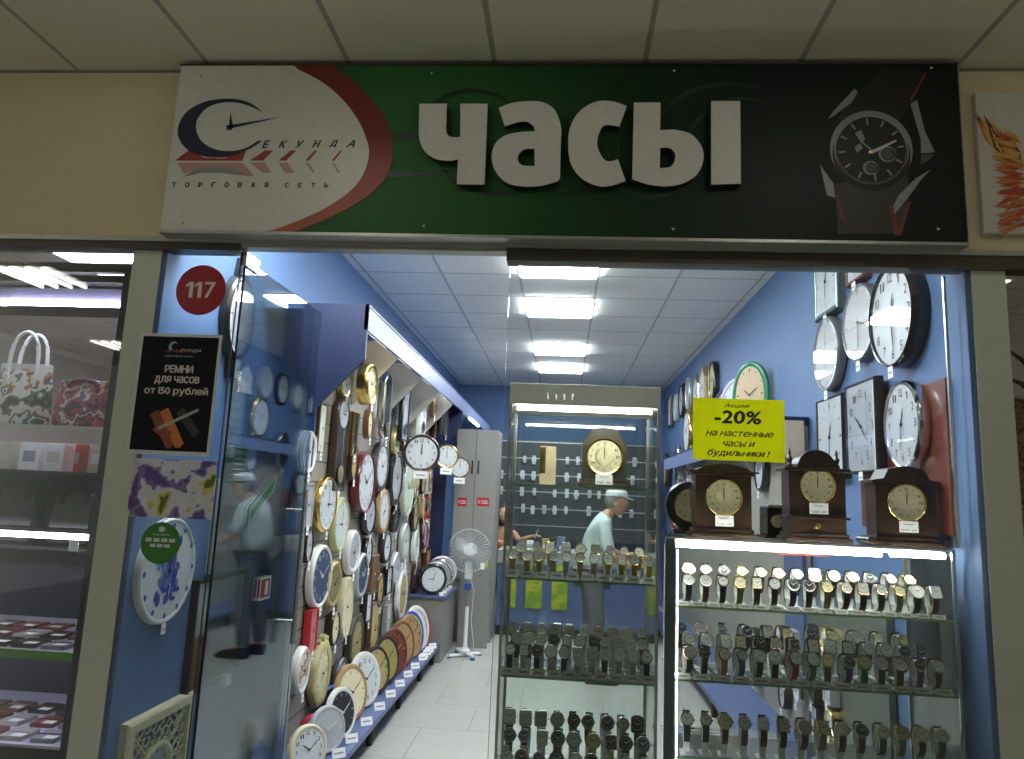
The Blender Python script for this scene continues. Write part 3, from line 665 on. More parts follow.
T = make_clock('tall black clock with an oval white dial, top of the left wall behind glass', p, LZ, h*.50, h*.74, 'round', BLACK, DWHITE, .05, .028, 'bar', (1, 20), (.05, .09), cover=True)
for s in (-1, 1): b = MB(); b.loft([[(x*.8, y, s*h*.36+zz*s) for x, zz in ((-.05, 0), (.05, 0), (.03, h*.16), (-.03, h*.16))] for y in (0, -.04)], BLACK); b.build('ornament', T)
for (px, py, wd, hh, col, nm, lab) in ((235, 418, .17, .42, M('pale_grey_card', (.42, .47, .46), .4), 'paper_sheet', 'pale grey information sheet on the left wall, above the green notice'),):
    p, _ = hangL(px, py, 10); T = thing(nm, lab, 'paper sheet', p, LZ); b = MB(); b.box(-wd/2, wd/2, -.004, 0, -hh/2, hh/2, col); b.build('sheet', T)
    b = MB()
    for k in range(7): b.box(-wd*.35, wd*.35*(1 if k % 2 else .6), -.005, -.0042, hh*.3-k*.045, hh*.3-k*.045+.008, PRINT)
    b.build('print', T)
p, _ = hangL(236, 466, 10)
T = thing('green_notice', 'dark green notice board with white lines on the left wall', 'sign', p, LZ)
b = MB(); b.box(-.12, .12, -.008, 0, -.11, .11, M('notice_green', (.012, .14, .06), .45)); b.build('board', T)
b = MB(); put_text(b, 'РЕЖИМ РАБОТЫ', -.03, .105, .06, .08, -.0085, PAPER)
for k in range(5): b.box(-.03, .10-.02*(k % 2), -.0088, -.0082, .035-k*.027, .042-k*.027, PAPER)
disc(b, (-.075, .07), .035, .035, -.009, PAPER, 20); b.build('lettering', T)
p, _ = hangL(228, 524, 10)
T = thing('leaflet_rack', 'clear leaflet rack with green base bar and pale leaflets on the left wall', 'rack', p, LZ)
b = MB(); b.box(-.19, .19, -.006, 0, -.22, .22, M('rack_backing', (.30, .36, .40), .3)); b.build('back_plate', T)
b = MB(); b.box(-.19, .19, -.030, -.007, -.235, -.22, M('rack_green', (.03, .26, .16), .4)); b.build('base_bar', T)
for i in range(2):
    for j in range(2):
        cx, cz = -.092+.184*i, -.108+.215*j
        b = MB(); b.box(cx-.08, cx+.08, -.026, -.024, cz-.1, cz-.02, CGLASS); b.build('pocket', T)
        tag(MB().box(-.07, .07, -.014, -.009, -.095, .095, M('leaflet_paper_%d' % (i+j), ((.45, .46, .46), (.38, .38, .42), (.5, .48, .45))[i+j], .5, noise=(40, .3))).build('leaflet', None, p+Vector((0, cx, cz))), 'pale leaflet in the %s %s pocket of the rack on the left wall' % (('lower', 'upper')[j], ('near', 'far')[i]), 'leaflet', 'leaflets in the wall rack').rotation_euler = (0, 0, LZ)
# autumn picture clock
p = atx(214, 628, XL+.001); pw, ph = .52, .50
T = thing('picture_clock', 'picture with pale sky, black birds and brown autumn slopes in a dark frame, left wall', 'picture', p, LZ)
b = MB(); b.loft([[(x, y, zz) for x, zz in outline('rect', pw-2*k, ph-2*k)] for k, y in ((0, 0), (0, -.03), (.012, -.034), (.02, -.02))], BLACKM, True, False); b.build('frame', T)
b = MB(); b.add([(x, -.021, zz) for x, zz in outline('rect', pw-.04, ph-.04)], [(0, 1, 2, 3)], ramp_mat('autumn_print', [(0, (.07, .035, .02)), (.36, (.14, .08, .045)), (.46, (.10, .045, .025)), (.52, (.34, .36, .33)), (1, (.50, .53, .52))], 'Z', 2.1, .40, 9, .22))
for (x, zz, s, a) in ((-.1, .10, .045, .5), (.03, .04, .03, -.3), (-.02, .14, .02, .2), (.1, .11, .025, .8)):
    b.add([(x-s, -.0216, zz+s*.5*a), (x, -.0216, zz-s*.1), (x+s, -.0216, zz+s*.6), (x, -.0216, zz+s*.12)], [(0, 1, 3), (1, 2, 3)], INK)
for i in range(40):
    x = random.uniform(-.22, .22); b.add([(x, -.0214, -.06), (x+.012, -.0214, -.06), (x+.006, -.0214, -.06+random.uniform(.03, .14)*(1 if abs(x) > .08 else .4))], [(0, 1, 2)], WOODM)
b.build('picture', T)
b = MB(); b.box(.11, .17, -.038, -.036, -ph/2-.045, -ph/2+.01, PAPER); b.build('price_tag', T)
# cream fretwork clock
p = atx(152, 752, XL+.001); s = .30
T = thing('fretwork_clock', 'square cream clock with pierced scroll fretwork and dark round dial, bottom left', 'clock', (p.x, p.y, p.z-.07), LZ)
b = MB(); w_ = .50; b.loft([[(x, y, zz) for x, zz in outline('rect', w_-2*k, w_-2*k)] for k, y in ((0, 0), (0, -.03), (.012, -.038), (.045, -.038), (.05, -.012), (.05, 0))], CREAM, False, False); b.build('frame', T)
b = MB(); random.seed(5)
for i in range(9):
    for j in range(9):
        x, zz = (i-4)*.047, (j-4)*.047
        if math.hypot(x, zz) < .105: continue
        pts = [(x+.02*math.cos(a), -.02, zz+.02*math.sin(a)) for a in [2*PI*k/10+i for k in range(9)]]; b.tube(pts, .0048, CREAM, 5)
for q in range(4): a = PI/4+q*PI/2; b.tube([(.10*math.cos(a), -.02, .10*math.sin(a)), (.29*math.cos(a), -.02, .29*math.sin(a))], .006, CREAM, 5)
b.build('fretwork', T)
b = MB(); b.lathe([(.115, -.005), (.115, -.03), (.1, -.033), (.09, -.02)], (0, 0, 0), CREAM, 32, 'y'); b.build('dial_ring', T, smooth=True)
b = MB(); disc(b, (0, 0), .095, .095, -.021, DGREY); dial_marks(b, .09, .09, 0, -.0218, INK, 'rom'); b.build('dial', T)

# ------------------------------------------------------------------ left display unit
UX, UF = -1.36, -1.07      # slatwall plane, front of soffit
UY0, UY1 = .95, 4.62
T = thing('display_unit', 'long blue wall display unit with lit canopy and slatted back on the left', 'display unit', (0, 0, 0)); DU = T
b = MB(); b.box(UX-.03, UX, UY0+.02, UY1, .05, 2.44, SLAT)
for k in range(20): zz = .2+.11*k; b.box(UX, UX+.0015, UY0+.03, UY1-.01, zz, zz+.008, M('slat_groove', (.10, .095, .085), .6))
b.build('slatted_back', T)
# canopy: top board, light blue front fascia, dark underside
b = MB(); b.box(UF-.018, UF, UY0, 7.9, 2.335, 2.475, SOFF); b.build('fascia', T)
b = MB(); b.box(XL+.002, UF-.019, UY0+.021, 7.9, 2.448, 2.475, WALLB); b.build('canopy_top', T)
b = MB(); b.box(UF-.001, UF+.004, UY0, 7.9, 2.462, 2.476, NAVY); b.build('fascia_edge', T)
def side(y0, y1, mat, zt, nm, pts=None, xback=UX):
    P = pts or [(UF-.019, zt), (UF-.019, 2.20), (UX+.01, 1.93), (UX+.01, 1.9), (xback, 1.9), (xback, zt)]
    mb = MB(); mb.loft([[(x, y0, z_) for x, z_ in P], [(x, y1, z_) for x, z_ in P]], mat); return mb.build(nm, T)
side(UY0, UY0+.02, NAVY, 2.475, 'end_panel', [(UF, 2.475), (UF, 2.175), (UX+.05, 1.91), (UX+.05, 1.55), (UX, 1.55), (UX, 1.98), (-1.42, 2.16), (-1.42, 2.475)])
ks = [1.72, 2.50, 3.28, 4.02]
for i, yy in enumerate(ks): side(yy, yy+.018, BEIGE if i == 0 else M('pale_grey_laminate', (.48, .47, .42), .5), 2.44, 'bracket_panel', [(UF-.019, 2.44), (UF-.019, 2.32), (UX+.002, 2.02), (UX+.002, 2.44)])
side(UY1, UY1+.02, NAVY, 2.475, 'end_panel', [(UF, 2.475), (UF, 2.2), (-1.2, 2.0), (-1.2, .60), (UX-.05, .60), (UX-.05, 2.475)])
b = MB(); b.box(UX+.001, UX+.03, UY0+.022, UY0+.045, .1, 1.54, ALU); b.build('corner_profile', T)
# low shelf
SZ = .17
T = thing('low_shelf', 'long low blue shelf on black feet in front of the clock wall', 'shelf')
b = MB(); b.box(UX+.003, -1.045, UY0-.02, 3.86, SZ-.035, SZ, SHBLUE, .003); b.build('board', T); b = MB(); b.box(-1.262, -1.045, .50, UY0-.021, SZ-.035, SZ, SHBLUE, .003); b.build('board', T)
for yy in (.58, 1.0, 1.75, 2.5, 3.25, 3.8):
    b = MB(); b.cyl((-1.10, yy, 0), (-1.10, yy, SZ-.036), .018, BLACKM, 12); b.build('foot', T)
T = DU; b = MB(); b.box(UX-.028, UX-.005, UY0+.02, UY1, .0, .049, BLACKM); b.build('plinth', T)
# LED tubes under canopy
for i, (y0, y1) in enumerate(((1.05, 1.65), (1.8, 2.4), (2.6, 3.2), (3.4, 4.0), (4.9, 6.4))):
    o = MB().cyl((UF-.07, y0, 2.39), (UF-.07, y1, 2.39), .013, LEDU, 10).build('led_tube', T)
b = MB(); b.cyl((-1.055, 5.1, 2.31), (-1.055, 5.9, 2.31), .016, LEDU, 10); b.build('led_tube', T)

# blue topped cabinet at the end of the low shelf
T = thing('low_cabinet', 'low grey cabinet with blue top at the far end of the clock shelf', 'cabinet', (0, 0, 0))
b = MB(); b.box(UX+.002, -1.04, 3.88, 4.6, .0, .55, GREYL, .003); b.build('body', T)
b = MB(); b.box(UX+.002, -1.02, 3.86, 4.61, .551, .575, SHBLUE, .003); b.build('top', T)

# ---- clocks on the left slatwall: (px, py, height px, width ratio, shape, frame, dial, marks, time, description, extra)
WC_ = M('white_clock_paint', (.70, .70, .68), .35); SLVR = SILVER
def wall(px, py, hpx, x=UX+.012):
    p = atx(px, py, x); dep = (p-CAM).dot(Vector((_r.z, _d.z, _u.z))); return p, hpx*dep/F
L = [
 (341, 385, 26, 1.0, 'scallop', BRASS, DGREY, 'bar', (9, 10), 'small ornate gilt clock half behind the blue end panel', {}),
 (362, 384, 42, .95, 'round', GOLD, IVORY, 'rom', (10, 10), 'round gold clock at the very top beside the blue end panel', dict(x=-1.22, d=.07)),
 (383, 406, 70, .40, 'capsule', CHROME, DBLACK, 'bar', (10, 9), 'tall chrome clock with rounded ends and dark centre in the top row', dict(pend=(GOLD, DBLACK), x=-1.30)),
 (402, 409, 66, .42, 'house', BLACK, DWHITE, 'bar', (10, 8), 'tall black clock with a pointed roof and pendulum in the top row', dict(pend=(CHROME, DGREY), x=-1.30)),
 (316, 428, 50, .42, 'rect', GOLD, DWHITE, 'bar', (4, 5), 'narrow shiny gold clock at the left end of the top row', {}),
 (336, 444, 94, .40, 'arch', WOODD, DWHITE, 'rom', (9, 5), 'very tall dark wooden pendulum clock, the longest in the upper row', dict(pend=(BRASS, BLACKM))),
 (350, 434, 44, .40, 'rect', GOLD, DBLACK, 'bar', (7, 5), 'narrow gold framed clock right of the very tall wooden one', {}),
 (365, 424, 30, .62, 'round', WOODM, IVORY, 'bar', (6, 0), 'small brown oval clock under the round gold clock', dict(x=-1.30)),
 (420, 410, 58, .45, 'arch', WC_, DWHITE, 'bar', (2, 20), 'tall white pendulum clock with arched top near the upper middle', dict(pend=(CHROME, DWHITE), x=-1.28)),
 (431, 405, 24, .9, 'oct', WOODM, DGOLD, 'bar', (3, 0), 'small brown octagonal clock above the big front-facing clock', dict(x=-1.25)),
 (443, 416, 40, .8, 'house', BLACK, DBLACK, 'bar', (5, 0), 'black gabled cuckoo style clock near the end of the top row', dict(x=-1.2, ink=CHROME)),
 (359, 482, 62, 1.0, 'round', BURG, DWHITE, 'num', (10, 8), 'large round clock with a deep burgundy rim and white dial', dict(d=.06, t=.022)),
 (378, 466, 50, 1.0, 'round', M('dark_grey_paint', (.07, .065, .07), .35), DWHITE, 'num', (10, 10), 'round clock with a dark grey rim right of the burgundy one', {}),
 (393, 478, 54, .9, 'oct', BLACK, DGREY, 'bar', (10, 9), 'black octagonal clock with a grey dial', dict(t=.05)),
 (405, 488, 55, .85, 'round', M('bone_paint', (.60, .60, .52), .4), DGREEN, 'bar', (10, 9), 'tall oval bone-coloured clock with a grey-green dial', dict(t=.018)),
 (322, 504, 56, 1.0, 'round', GOLD, DWHITE, 'num', (3, 0), 'round clock with shiny gold rim at the left end of the second row', dict(t=.02)),
 (336, 524, 54, .85, 'round', YGREEN, DWHITE, 'bar', (9, 0), 'oval clock with a pale olive rim below the gold-rimmed one', dict(t=.022)),
 (366, 515, 40, 1.0, 'round', BLACK, DGREY, 'bar', (6, 5), 'smaller black round clock under the burgundy clock', {}),
 (380, 511, 44, 1.0, 'round', WOODT, DWHITE, 'bar', (8, 5), 'round clock with a tan wooden rim and white dial', {}),
 (392, 519, 28, 1.0, 'scallop', BLACK, DBLACK, 'bar', (8, 0), 'small scalloped black clock below the octagonal one', dict(ink=SILVER)),
 (402, 541, 36, .9, 'round', SLVR, DGREEN, 'bar', (10, 0), 'silver oval clock with pale green dial in the middle row', {}),
 (383, 547, 32, 1.0, 'round', BLACKM, DWHITE, 'bar', (9, 4), 'round clock with thin matte black rim in the middle row', {}),
 (349, 552, 44, 1.0, 'round', WC_, DGREY, 'bar', (6, 5), 'round clock with wide glossy white rim and grey dial', dict(t=.04)),
 (316, 576, 62, 1.0, 'round', WC_, DBLUE, 'num', (10, 10), 'big round clock with white rim and navy blue dial', dict(t=.025, ink=WC_)),
 (329, 584, 46, 1.0, 'round', OCHRE, M('olive_dial', (.22, .2, .1), .5), 'num', (1, 10), 'round antique olive-gold clock right of the navy blue dial', {}),
 (342, 607, 58, .62, 'oct', CREAM, IVORY, 'bar', (10, 5), 'long cream octagonal clock hanging in the lower middle', dict(t=.02)),
 (358, 575, 44, .95, 'round', SLVR, DBLUE, 'bar', (10, 8), 'round silver clock with a dark blue dial', dict(ink=WC_)),
 (370, 574, 38, .7, 'rect', WOODM, WOODM, 'bar', (10, 8), 'brown wooden rectangular clock beside the dark blue dial', dict(ink=BRASS)),
 (393, 568, 32, 1.0, 'round', SLVR, DGREY, 'bar', (11, 0), 'round silver-grey clock above the white ornate one', {}),
 (399, 594, 52, .8, 'scallop', WC_, DGOLD, 'rom', (10, 12), 'white ornate oval clock with scalloped rim and gold dial', dict(t=.05, crest=.16)),
 (352, 642, 54, .9, 'oct', M('dark_green_paint', (.05, .06, .035), .4), DGOLD, 'rom', (9, 6), 'dark green octagonal clock with a gold dial', dict(t=.05)),
 (370, 630, 56, .62, 'rect', WOODM, M('straw_dial', (.48, .42, .18), .5), 'rom', (12, 2), 'rectangular wooden clock with a straw-yellow dial', dict(t=.02)),
 (317, 673, 66, .85, 'scallop', M('carved_cream_gold', (.50, .46, .22), .5), IVORY, 'rom', (7, 10), 'large carved cream-gold oval clock near the bottom left', dict(t=.06, crest=.12)),
 (297, 670, 46, .8, 'round', WC_, blotch_mat('puppy_print', [(0, (.70, .66, .6)), (.48, (.35, .16, .10)), (.56, (.6, .45, .36)), (.66, (.75, .73, .7))], 14), 'bar', (4, 0), 'white oval clock with a brown printed picture at far left', dict(t=.025)),
 (307, 630, 42, .55, 'rect', RED, M('pale_red_dial', (.50, .16, .16), .5), 'bar', (5, 0), 'narrow red clock below the navy blue dial', {}),
 (337, 676, 36, 1.0, 'round', M('gunmetal', (.10, .10, .12), .3, .5), DGREY, 'bar', (2, 5), 'round gunmetal clock low on the wall', {}),
 (381, 652, 24, .9, 'round', RED, RED, 'bar', (2, 0), 'small round red clock low between wooden and tan clocks', dict(ink=WC_)),
 (384, 620, 30, .55, 'rect', SLVR, DWHITE, 'bar', (2, 50), 'narrow silver rectangular clock right of the straw-yellow dial', {}),
 (403, 625, 26, .8, 'round', GOLD, DGOLD, 'bar', (1, 50), 'small gold oval clock in the lower row near the cabinet', {}),
 (414, 580, 34, .8, 'oct', WOODD, DBLACK, 'bar', (3, 50), 'dark walnut octagonal clock right of the white ornate one', dict(ink=BRASS)),
 (412, 614, 26, .8, 'round', BLACK, DGREY, 'bar', (3, 40), 'small black oval clock just above the cabinet corner', {}),
 (425, 560, 26, 1.0, 'rect', BURG, DGOLD, 'bar', (3, 30), 'small square burgundy clock above the blue cabinet top', {}),
 (303, 452, 44, .9, 'round', WC_, DWHITE, 'bar', (10, 5), 'round white clock at the far left edge beside the tall wooden one', dict(x=-1.345)),
 (302, 505, 44, .6, 'rect', SLVR, DGREY, 'bar', (10, 5), 'silver rectangular clock at the far left edge, second row', {}),
 (303, 545, 34, .6, 'oct', WOODD, DGREY, 'bar', (10, 5), 'small dark octagonal clock at the far left edge', {}),
 (349, 462, 36, .6, 'oct', WOODD, DGOLD, 'bar', (7, 5), 'dark walnut octagonal clock left of the burgundy rim', {}),
 (364, 553, 30, .8, 'oct', BLACK, DWHITE, 'bar', (4, 5), 'black octagonal clock between the white-rimmed and the middle row', {}),
 (376, 590, 34, .8, 'round', WOODD, DGOLD, 'rom', (4, 5), 'round walnut clock with gold dial right of the wooden rectangle', {}),
 (385, 580, 28, .8, 'rect', BLACK, DGREY, 'bar', (4, 5), 'black square clock left of the white ornate one', {}),
 (364, 607, 30, .7, 'rect', BLACKM, DWHITE, 'bar', (4, 5), 'matte black rectangular clock above the straw-yellow dial', {}),
 (330, 628, 34, .8, 'round', WOODD, IVORY, 'rom', (4, 5), 'round walnut clock above the carved cream-gold one', {}),
 (356, 680, 30, .8, 'oct', SLVR, DGREY, 'bar', (4, 5), 'silver octagonal clock low beside the gunmetal one', {}),
 (375, 660, 26, .8, 'rect', WOODD, DGOLD, 'bar', (4, 5), 'walnut square clock low beside the small red one', {}),
 (394, 640, 26, .8, 'oct', BLACK, DGREY, 'bar', (4, 5), 'black octagonal clock just left of the cabinet', {}),
 (403, 452, 30, .7, 'oct', WOODD, DGREY, 'bar', (4, 5), 'dark clock half hidden left of the big front-facing clock', {}),
 (412, 470, 36, .7, 'rect', OCHRE, DGOLD, 'bar', (4, 5), 'old gold rectangular clock under the big front-facing clock', {}),
 (412, 515, 34, .7, 'round', BLACK, DGOLD, 'bar', (4, 5), 'black round clock with a gold dial in the dense middle', {}),
 (413, 545, 30, .7, 'oct', WC_, DGREEN, 'bar', (4, 5), 'white octagonal clock with green dial in the dense middle', {}),
 (422, 535, 26, .7, 'round', BURG, DGREY, 'bar', (4, 5), 'burgundy round clock in the dense middle', {}),
 (374, 400, 40, .5, 'capsule', WC_, DWHITE, 'bar', (4, 5), 'slim white elongated clock behind the tall chrome one', {}),
 (393, 440, 30, .6, 'round', BRASS, DWHITE, 'bar', (4, 5), 'brass oval clock under the gabled black pendulum clock', {}),
 (432, 430, 28, .6, 'arch', WOODD, DGOLD, 'bar', (4, 5), 'dark arched clock right of the white pendulum clock', {}),
 (434, 556, 24, 1.0, 'round', BLUEP, DWHITE, 'bar', (8, 30), 'small round blue clock above the clocks on the cabinet', {}),
]
for i, (px, py, hp, ar, sh, fm, dm, mk, tm, desc, ex) in enumerate(L):
    ex = dict(ex); x = ex.pop('x', UX+.012); p, h = wall(px, py, hp, x)
    if h > 0: make_clock(desc, p, LZ, h*ar, h, sh, fm, dm, ex.pop('d', .04), ex.pop('t', None), mk, tm, group='clocks on the left display unit', **ex)
# far end: columns of little clocks on the slats
random.seed(21)
cols = [GOLD, WOODM, YGREEN, WOODD, BLACK, BURG, BRASS, WC_, RED, WOODT]; cname = ['gold', 'chestnut', 'olive', 'walnut', 'black', 'burgundy', 'brass', 'white', 'red', 'tan']
shp = ['round', 'oct', 'rect', 'capsule']; sname = ['round', 'octagonal', 'square', 'elongated']
rown = ['top', 'second', 'third', 'fourth', 'fifth', 'bottom']
seen = {}
for r_, (py, hp) in enumerate([(482, 22), (507, 22), (530, 20)]):
    for c_, px in enumerate([415, 421, 427, 432.5, 438, 443, 448]):
        k = (c_*3+r_*5+1) % 10; s_ = (c_+r_*2) % 4; p, h = wall(px, py+random.uniform(-3, 3), hp)
        if p.y > 4.4: p.y = 4.4
        ordn = ['first', 'second', 'third', 'fourth', 'fifth', 'sixth', 'seventh'][c_]
        make_clock(f'little {cname[k]} {sname[s_]} clock, {rown[r_]} row, {ordn} column before the blue end panel', p, LZ, h*(.5 if s_ == 3 else .9), h, shp[s_], cols[k], [DWHITE, DGOLD, DGREY, IVORY][(c_+r_) % 4], .03, None, 'bar', (10, 10), group='little clocks at the far end of the left unit')
# clocks facing the aisle on arms
for (px, py, rp, x, fm, dm, lab) in ((421.5, 453, 18.5, -1.13, WOODD, DWHITE, 'round dark walnut clock facing the shop entrance on a bracket'), (446.5, 456.5, 12, -1.13, GOLD, DWHITE, 'round gold clock facing the entrance behind the walnut one'), (459.5, 467.5, 10.5, -1.05, WOODM, DWHITE, 'small chestnut clock facing the entrance, farthest of three on brackets')):
    p, r2 = wall(px, py, rp, x); r2 = r2 if r2 > 0 else .1
    T = make_clock(lab, p, math.radians(14), r2*2, r2*2, 'round', fm, dm, .045, r2*.16, 'num', (0, 0), (.11, .06), group='clocks on brackets facing the entrance', cover=False)
    b = MB(); rr = Matrix.Rotation(-math.radians(14), 3, 'Z'); b.tube([(0, .002, 0), (0, .03, 0), tuple(rr @ Vector((UX-p.x+.012, .0, 0)))], .006, STEEL, 6); b.build('bracket', T)
# row of clocks standing along the low shelf
SH = [
 (306, 750, 46, CREAM, DWHITE, 'num', 'cream-rimmed clock with black numerals, nearest on the low shelf', {}),
 (325, 739, 44, DGREY, DGREY, 'bar', 'grey clock second from the front on the low shelf', dict(ink=WC_)),
 (338, 731, 48, WC_, DBLACK, 'bar', 'white-rimmed clock with black dial third on the low shelf', dict(ink=WC_)),
 (347, 724, 54, WOODT, IVORY, 'bar', 'pale tan wooden clock on the low shelf', {}),
 (361, 713, 52, WC_, DWHITE, 'num', 'all white clock with large black numerals on the low shelf', {}),
 (373, 700, 46, WOODD, DGOLD, 'rom', 'dark walnut clock with gold dial on the low shelf', {}),
 (383, 689, 46, WOODD, M('olive_gold_dial', (.30, .26, .08), .5), 'bar', 'walnut clock with olive dial on the low shelf', {}),
 (392, 679, 44, WOODB, WOODB, 'bar', 'red-brown wooden plate clock on the low shelf', dict(ink=BRASS)),
 (400, 667, 44, WOODM, WOODT, 'bar', 'chestnut plate clock with tan centre on the low shelf', {}),
 (408, 659, 42, WOODT, WOODT, 'rom', 'tan wooden plate clock on the low shelf', {}),
 (415, 650, 38, WC_, DGREY, 'bar', 'white plate clock with grey centre on the low shelf', {}),
 (422, 645, 38, BLUEP, DWHITE, 'bar', 'blue-rimmed plate clock on the low shelf', {}),
 (428, 640, 35, WC_, DWHITE, 'bar', 'white plate clock behind the blue-rimmed one', {}),
 (433, 634, 33, CREAM, DWHITE, 'bar', 'cream plate clock near the cabinet end of the low shelf', {}),
 (437, 630, 31, RED, DWHITE, 'bar', 'red-rimmed plate clock at the cabinet end of the low shelf', {}),
]
n = len(SH)
for i, (px, py, hp, fm, dm, mk, lab, ex) in enumerate(SH):
    x = -1.165 if i < 3 else -1.20; p = atx(px, py, x); p.y = min(p.y, 3.30+.13*(i-11)) if i > 10 else p.y; dep = (p-CAM).dot(Vector((_r.z, _d.z, _u.z))); h = hp*dep/F
    h *= 1.15 if i > 9 else 1
    ang = math.radians(58 if i < 2 else 72)
    T = make_clock(lab, (x, p.y, SZ+h/2*math.cos(.2)+.004), ang, h, h, 'round', fm, dm, .025, h*.09, mk, (10, 10), False, group='clocks standing on the low shelf', name='standing_clock', tilt=-.2, **ex)
    b = MB(); b.tube([(0, 0, .05), (0, .045, -h/2+.004)], .004, STEEL, 6); b.build('rear_prop', T)
    o = MB(); o.box(-.035, .035, -.001, .001, 0, .045, PAPER); o.box(-.024, .024, -.0016, -.001, .018, .026, PRINT)
    o = o.build('price_card', None, (-1.068, p.y-.06, SZ+.003)); o.rotation_euler = (-.35, 0, math.radians(40)); tag(o, 'price card before the '+lab.split(' on the')[0].split(',')[0].split(' second')[0].split(' third')[0].split(' near')[0].split(' at the')[0].split(' behind')[0], 'price card', 'price cards along the low shelf')
for i, (px, py, hp, fm, dm, lab) in enumerate([(331, 700, 34, BLUEP, DBLUE, 'small bright blue alarm clock behind the low shelf row'), (311, 719, 24, RED, DWHITE, 'small red alarm clock behind the nearest shelf clocks'), (362, 670, 34, NAVY, DGREY, 'dark navy square clock leaning behind the walnut ones')]):
    x = -1.30; p = atx(px, py, x); dep = (p-CAM).dot(Vector((_r.z, _d.z, _u.z))); h = hp*dep/F
    T = make_clock(lab, (x, p.y, SZ+h/2+.003), math.radians(45), h, h, 'round' if i < 2 else 'rect', fm, dm, .03, None, 'bar', (10, 10), False, group='small clocks at the back of the low shelf', name='alarm_clock')
for i, (px, py, hp, fm, dm, lab) in enumerate([(440, 577, 28, BLACK, DWHITE, 'round clock with black rim standing nearest on the blue cabinet'), (446, 575, 27, SLVR, DWHITE, 'silver clock second on the blue cabinet'), (450, 571, 27, CHROME, DGREY, 'chrome clock third on the blue cabinet'), (455, 569, 27, WC_, DWHITE, 'white clock farthest on the blue cabinet')]):
    x = -1.17; p = atx(px, py, x); dep = (p-CAM).dot(Vector((_r.z, _d.z, _u.z))); h = hp*dep/F; y = 3.95+.17*i
    T = make_clock(lab, (x, y, .577+h/2), math.radians(28), h, h, 'round', fm, dm, .05, None, 'bar', (9, 3), False, group='clocks standing on the blue cabinet', name='table_clock')
    b = MB()
    for s in (-1, 1): b.cyl((s*h*.25, -.02, -h/2), (s*h*.2, -.02, -h/2+.03), .006, CHROME, 8)
    b.build('foot', T)
    o = MB(); o.box(-.02, .02, -.001, .001, 0, .03, PAPER); o = o.build('price_card', None, (-1.06, y-.08, .5775)); o.rotation_euler = (-.2, 0, math.radians(35)); tag(o, 'small white price card before the '+lab.split(' standing')[0].split(' second')[0].split(' third')[0].split(' farthest')[0]+' on the blue cabinet', 'price card', 'price cards on the blue cabinet')

# ------------------------------------------------------------------ glass showcases
def frame_posts(T, xs, ys, z0, z1, w_, mat):
    for x in xs:
        for y in ys:
            b = MB(); b.box(x-w_/2, x+w_/2, y-w_/2, y+w_/2, z0, z1, mat); b.build('post', T)
# tall narrow showcase in the middle
VX0, VX1, VY0, VY1 = -.225, .372, .13, .50
V = thing('tall_showcase', 'tall narrow glass showcase with cream top band in the middle of the front', 'showcase', (0, 0, 0))
b = MB(); b.box(VX0, VX1, VY0, VY1, 1.86, 1.945, M('cream_band', (.46, .46, .38), .45), .003); b.build('top_band', V)
b = MB(); b.box(VX0, VX1, VY0, VY1, .0, .12, GREYL, .003); b.build('plinth', V)
frame_posts(V, (VX0+.006, VX1-.006), (VY0+.006, VY1-.006), .12, 1.86, .011, ALU)
VS = [1.545, 1.185, .825, .43]
for zz in VS:
    b = MB(); b.box(VX0+.013, VX1-.013, VY0+.013, VY1-.013, zz-.006, zz, SGLASS); o = b.build('glass_shelf', V)
    e = MB(); e.box(VX0+.013, VX1-.013, VY0+.0115, VY0+.0128, zz-.006, zz, EGLASS); e.build('shelf_edge', o)
b = MB(); b.box(VX0+.012, VX1-.012, VY0+.001, VY0+.005, .125, 1.86, SGLASS); b.build('front_glass', V)
for x in (VX0+.001, VX1-.005): b = MB(); b.box(x, x+.004, VY0+.013, VY1-.013, .125, 1.86, SGLASS); b.build('side_glass', V)
b = MB(); b.cyl((VX0+.03, VY0+.035, 1.846), (VX1-.03, VY0+.035, 1.846), .006, M('tall_case_tube_glow', (1, 1, 1), .4, emit=85., ecol=(1, .98, .92)), 8); b.build('led_tube', V)
b = MB(); b.box(VX0+.013, VX1-.013, VY1-.006, VY1-.002, .44, 1.86, SGLASS); b.build('back_glass', V)
# right showcase
RX0, RX1, RY0, RY1 = .395, 1.452, .12, .52
R_ = thing('wide_showcase', 'wide glass showcase of watches under a bright light tube, right of the front', 'showcase', (0, 0, 0))
b = MB(); b.box(RX0+.001, RX1-.001, RY0+.001, RY1, 1.362, 1.37, SGLASS); o = b.build('glass_top', R_); e = MB(); e.box(RX0, RX1, RY0-.0005, RY0+.0008, 1.362, 1.37, ALU); e.build('top_edge', o)
b = MB(); b.box(RX0, RX1, RY0, RY1, .0, .10, GREYL, .003); b.build('plinth', R_)
b = MB(); b.box(RX0, RX0+.036, RY0, RY0+.03, .10, 1.361, ALUD); b.build('post', R_)
frame_posts(R_, (RX1-.006,), (RY0+.006, RY1-.006), .10, 1.361, .011, ALU)
frame_posts(R_, (RX0+.006,), (RY1-.006,), .10, 1.361, .011, ALU)
RS = [1.115, .852, .585, .30]
for i, zz in enumerate(RS):
    b = MB(); b.box(RX0+.037, RX1-.013, RY0+.013, RY1-.013, zz-.006, zz, SGLASS); o = b.build('glass_shelf', R_)
    e = MB(); e.box(RX0+.037, RX1-.013, RY0+.0115, RY0+.0128, zz-.006, zz, M('green_edge_painted_glow', (.40, .62, .16), .25) if i == 0 else EGLASS); e.build('shelf_edge', o)  # glow of the top shelf edge is put into its brighter green
b = MB(); b.box(RX0+.037, RX1-.012, RY0+.001, RY0+.005, .105, 1.36, SGLASS); b.build('front_glass', R_)
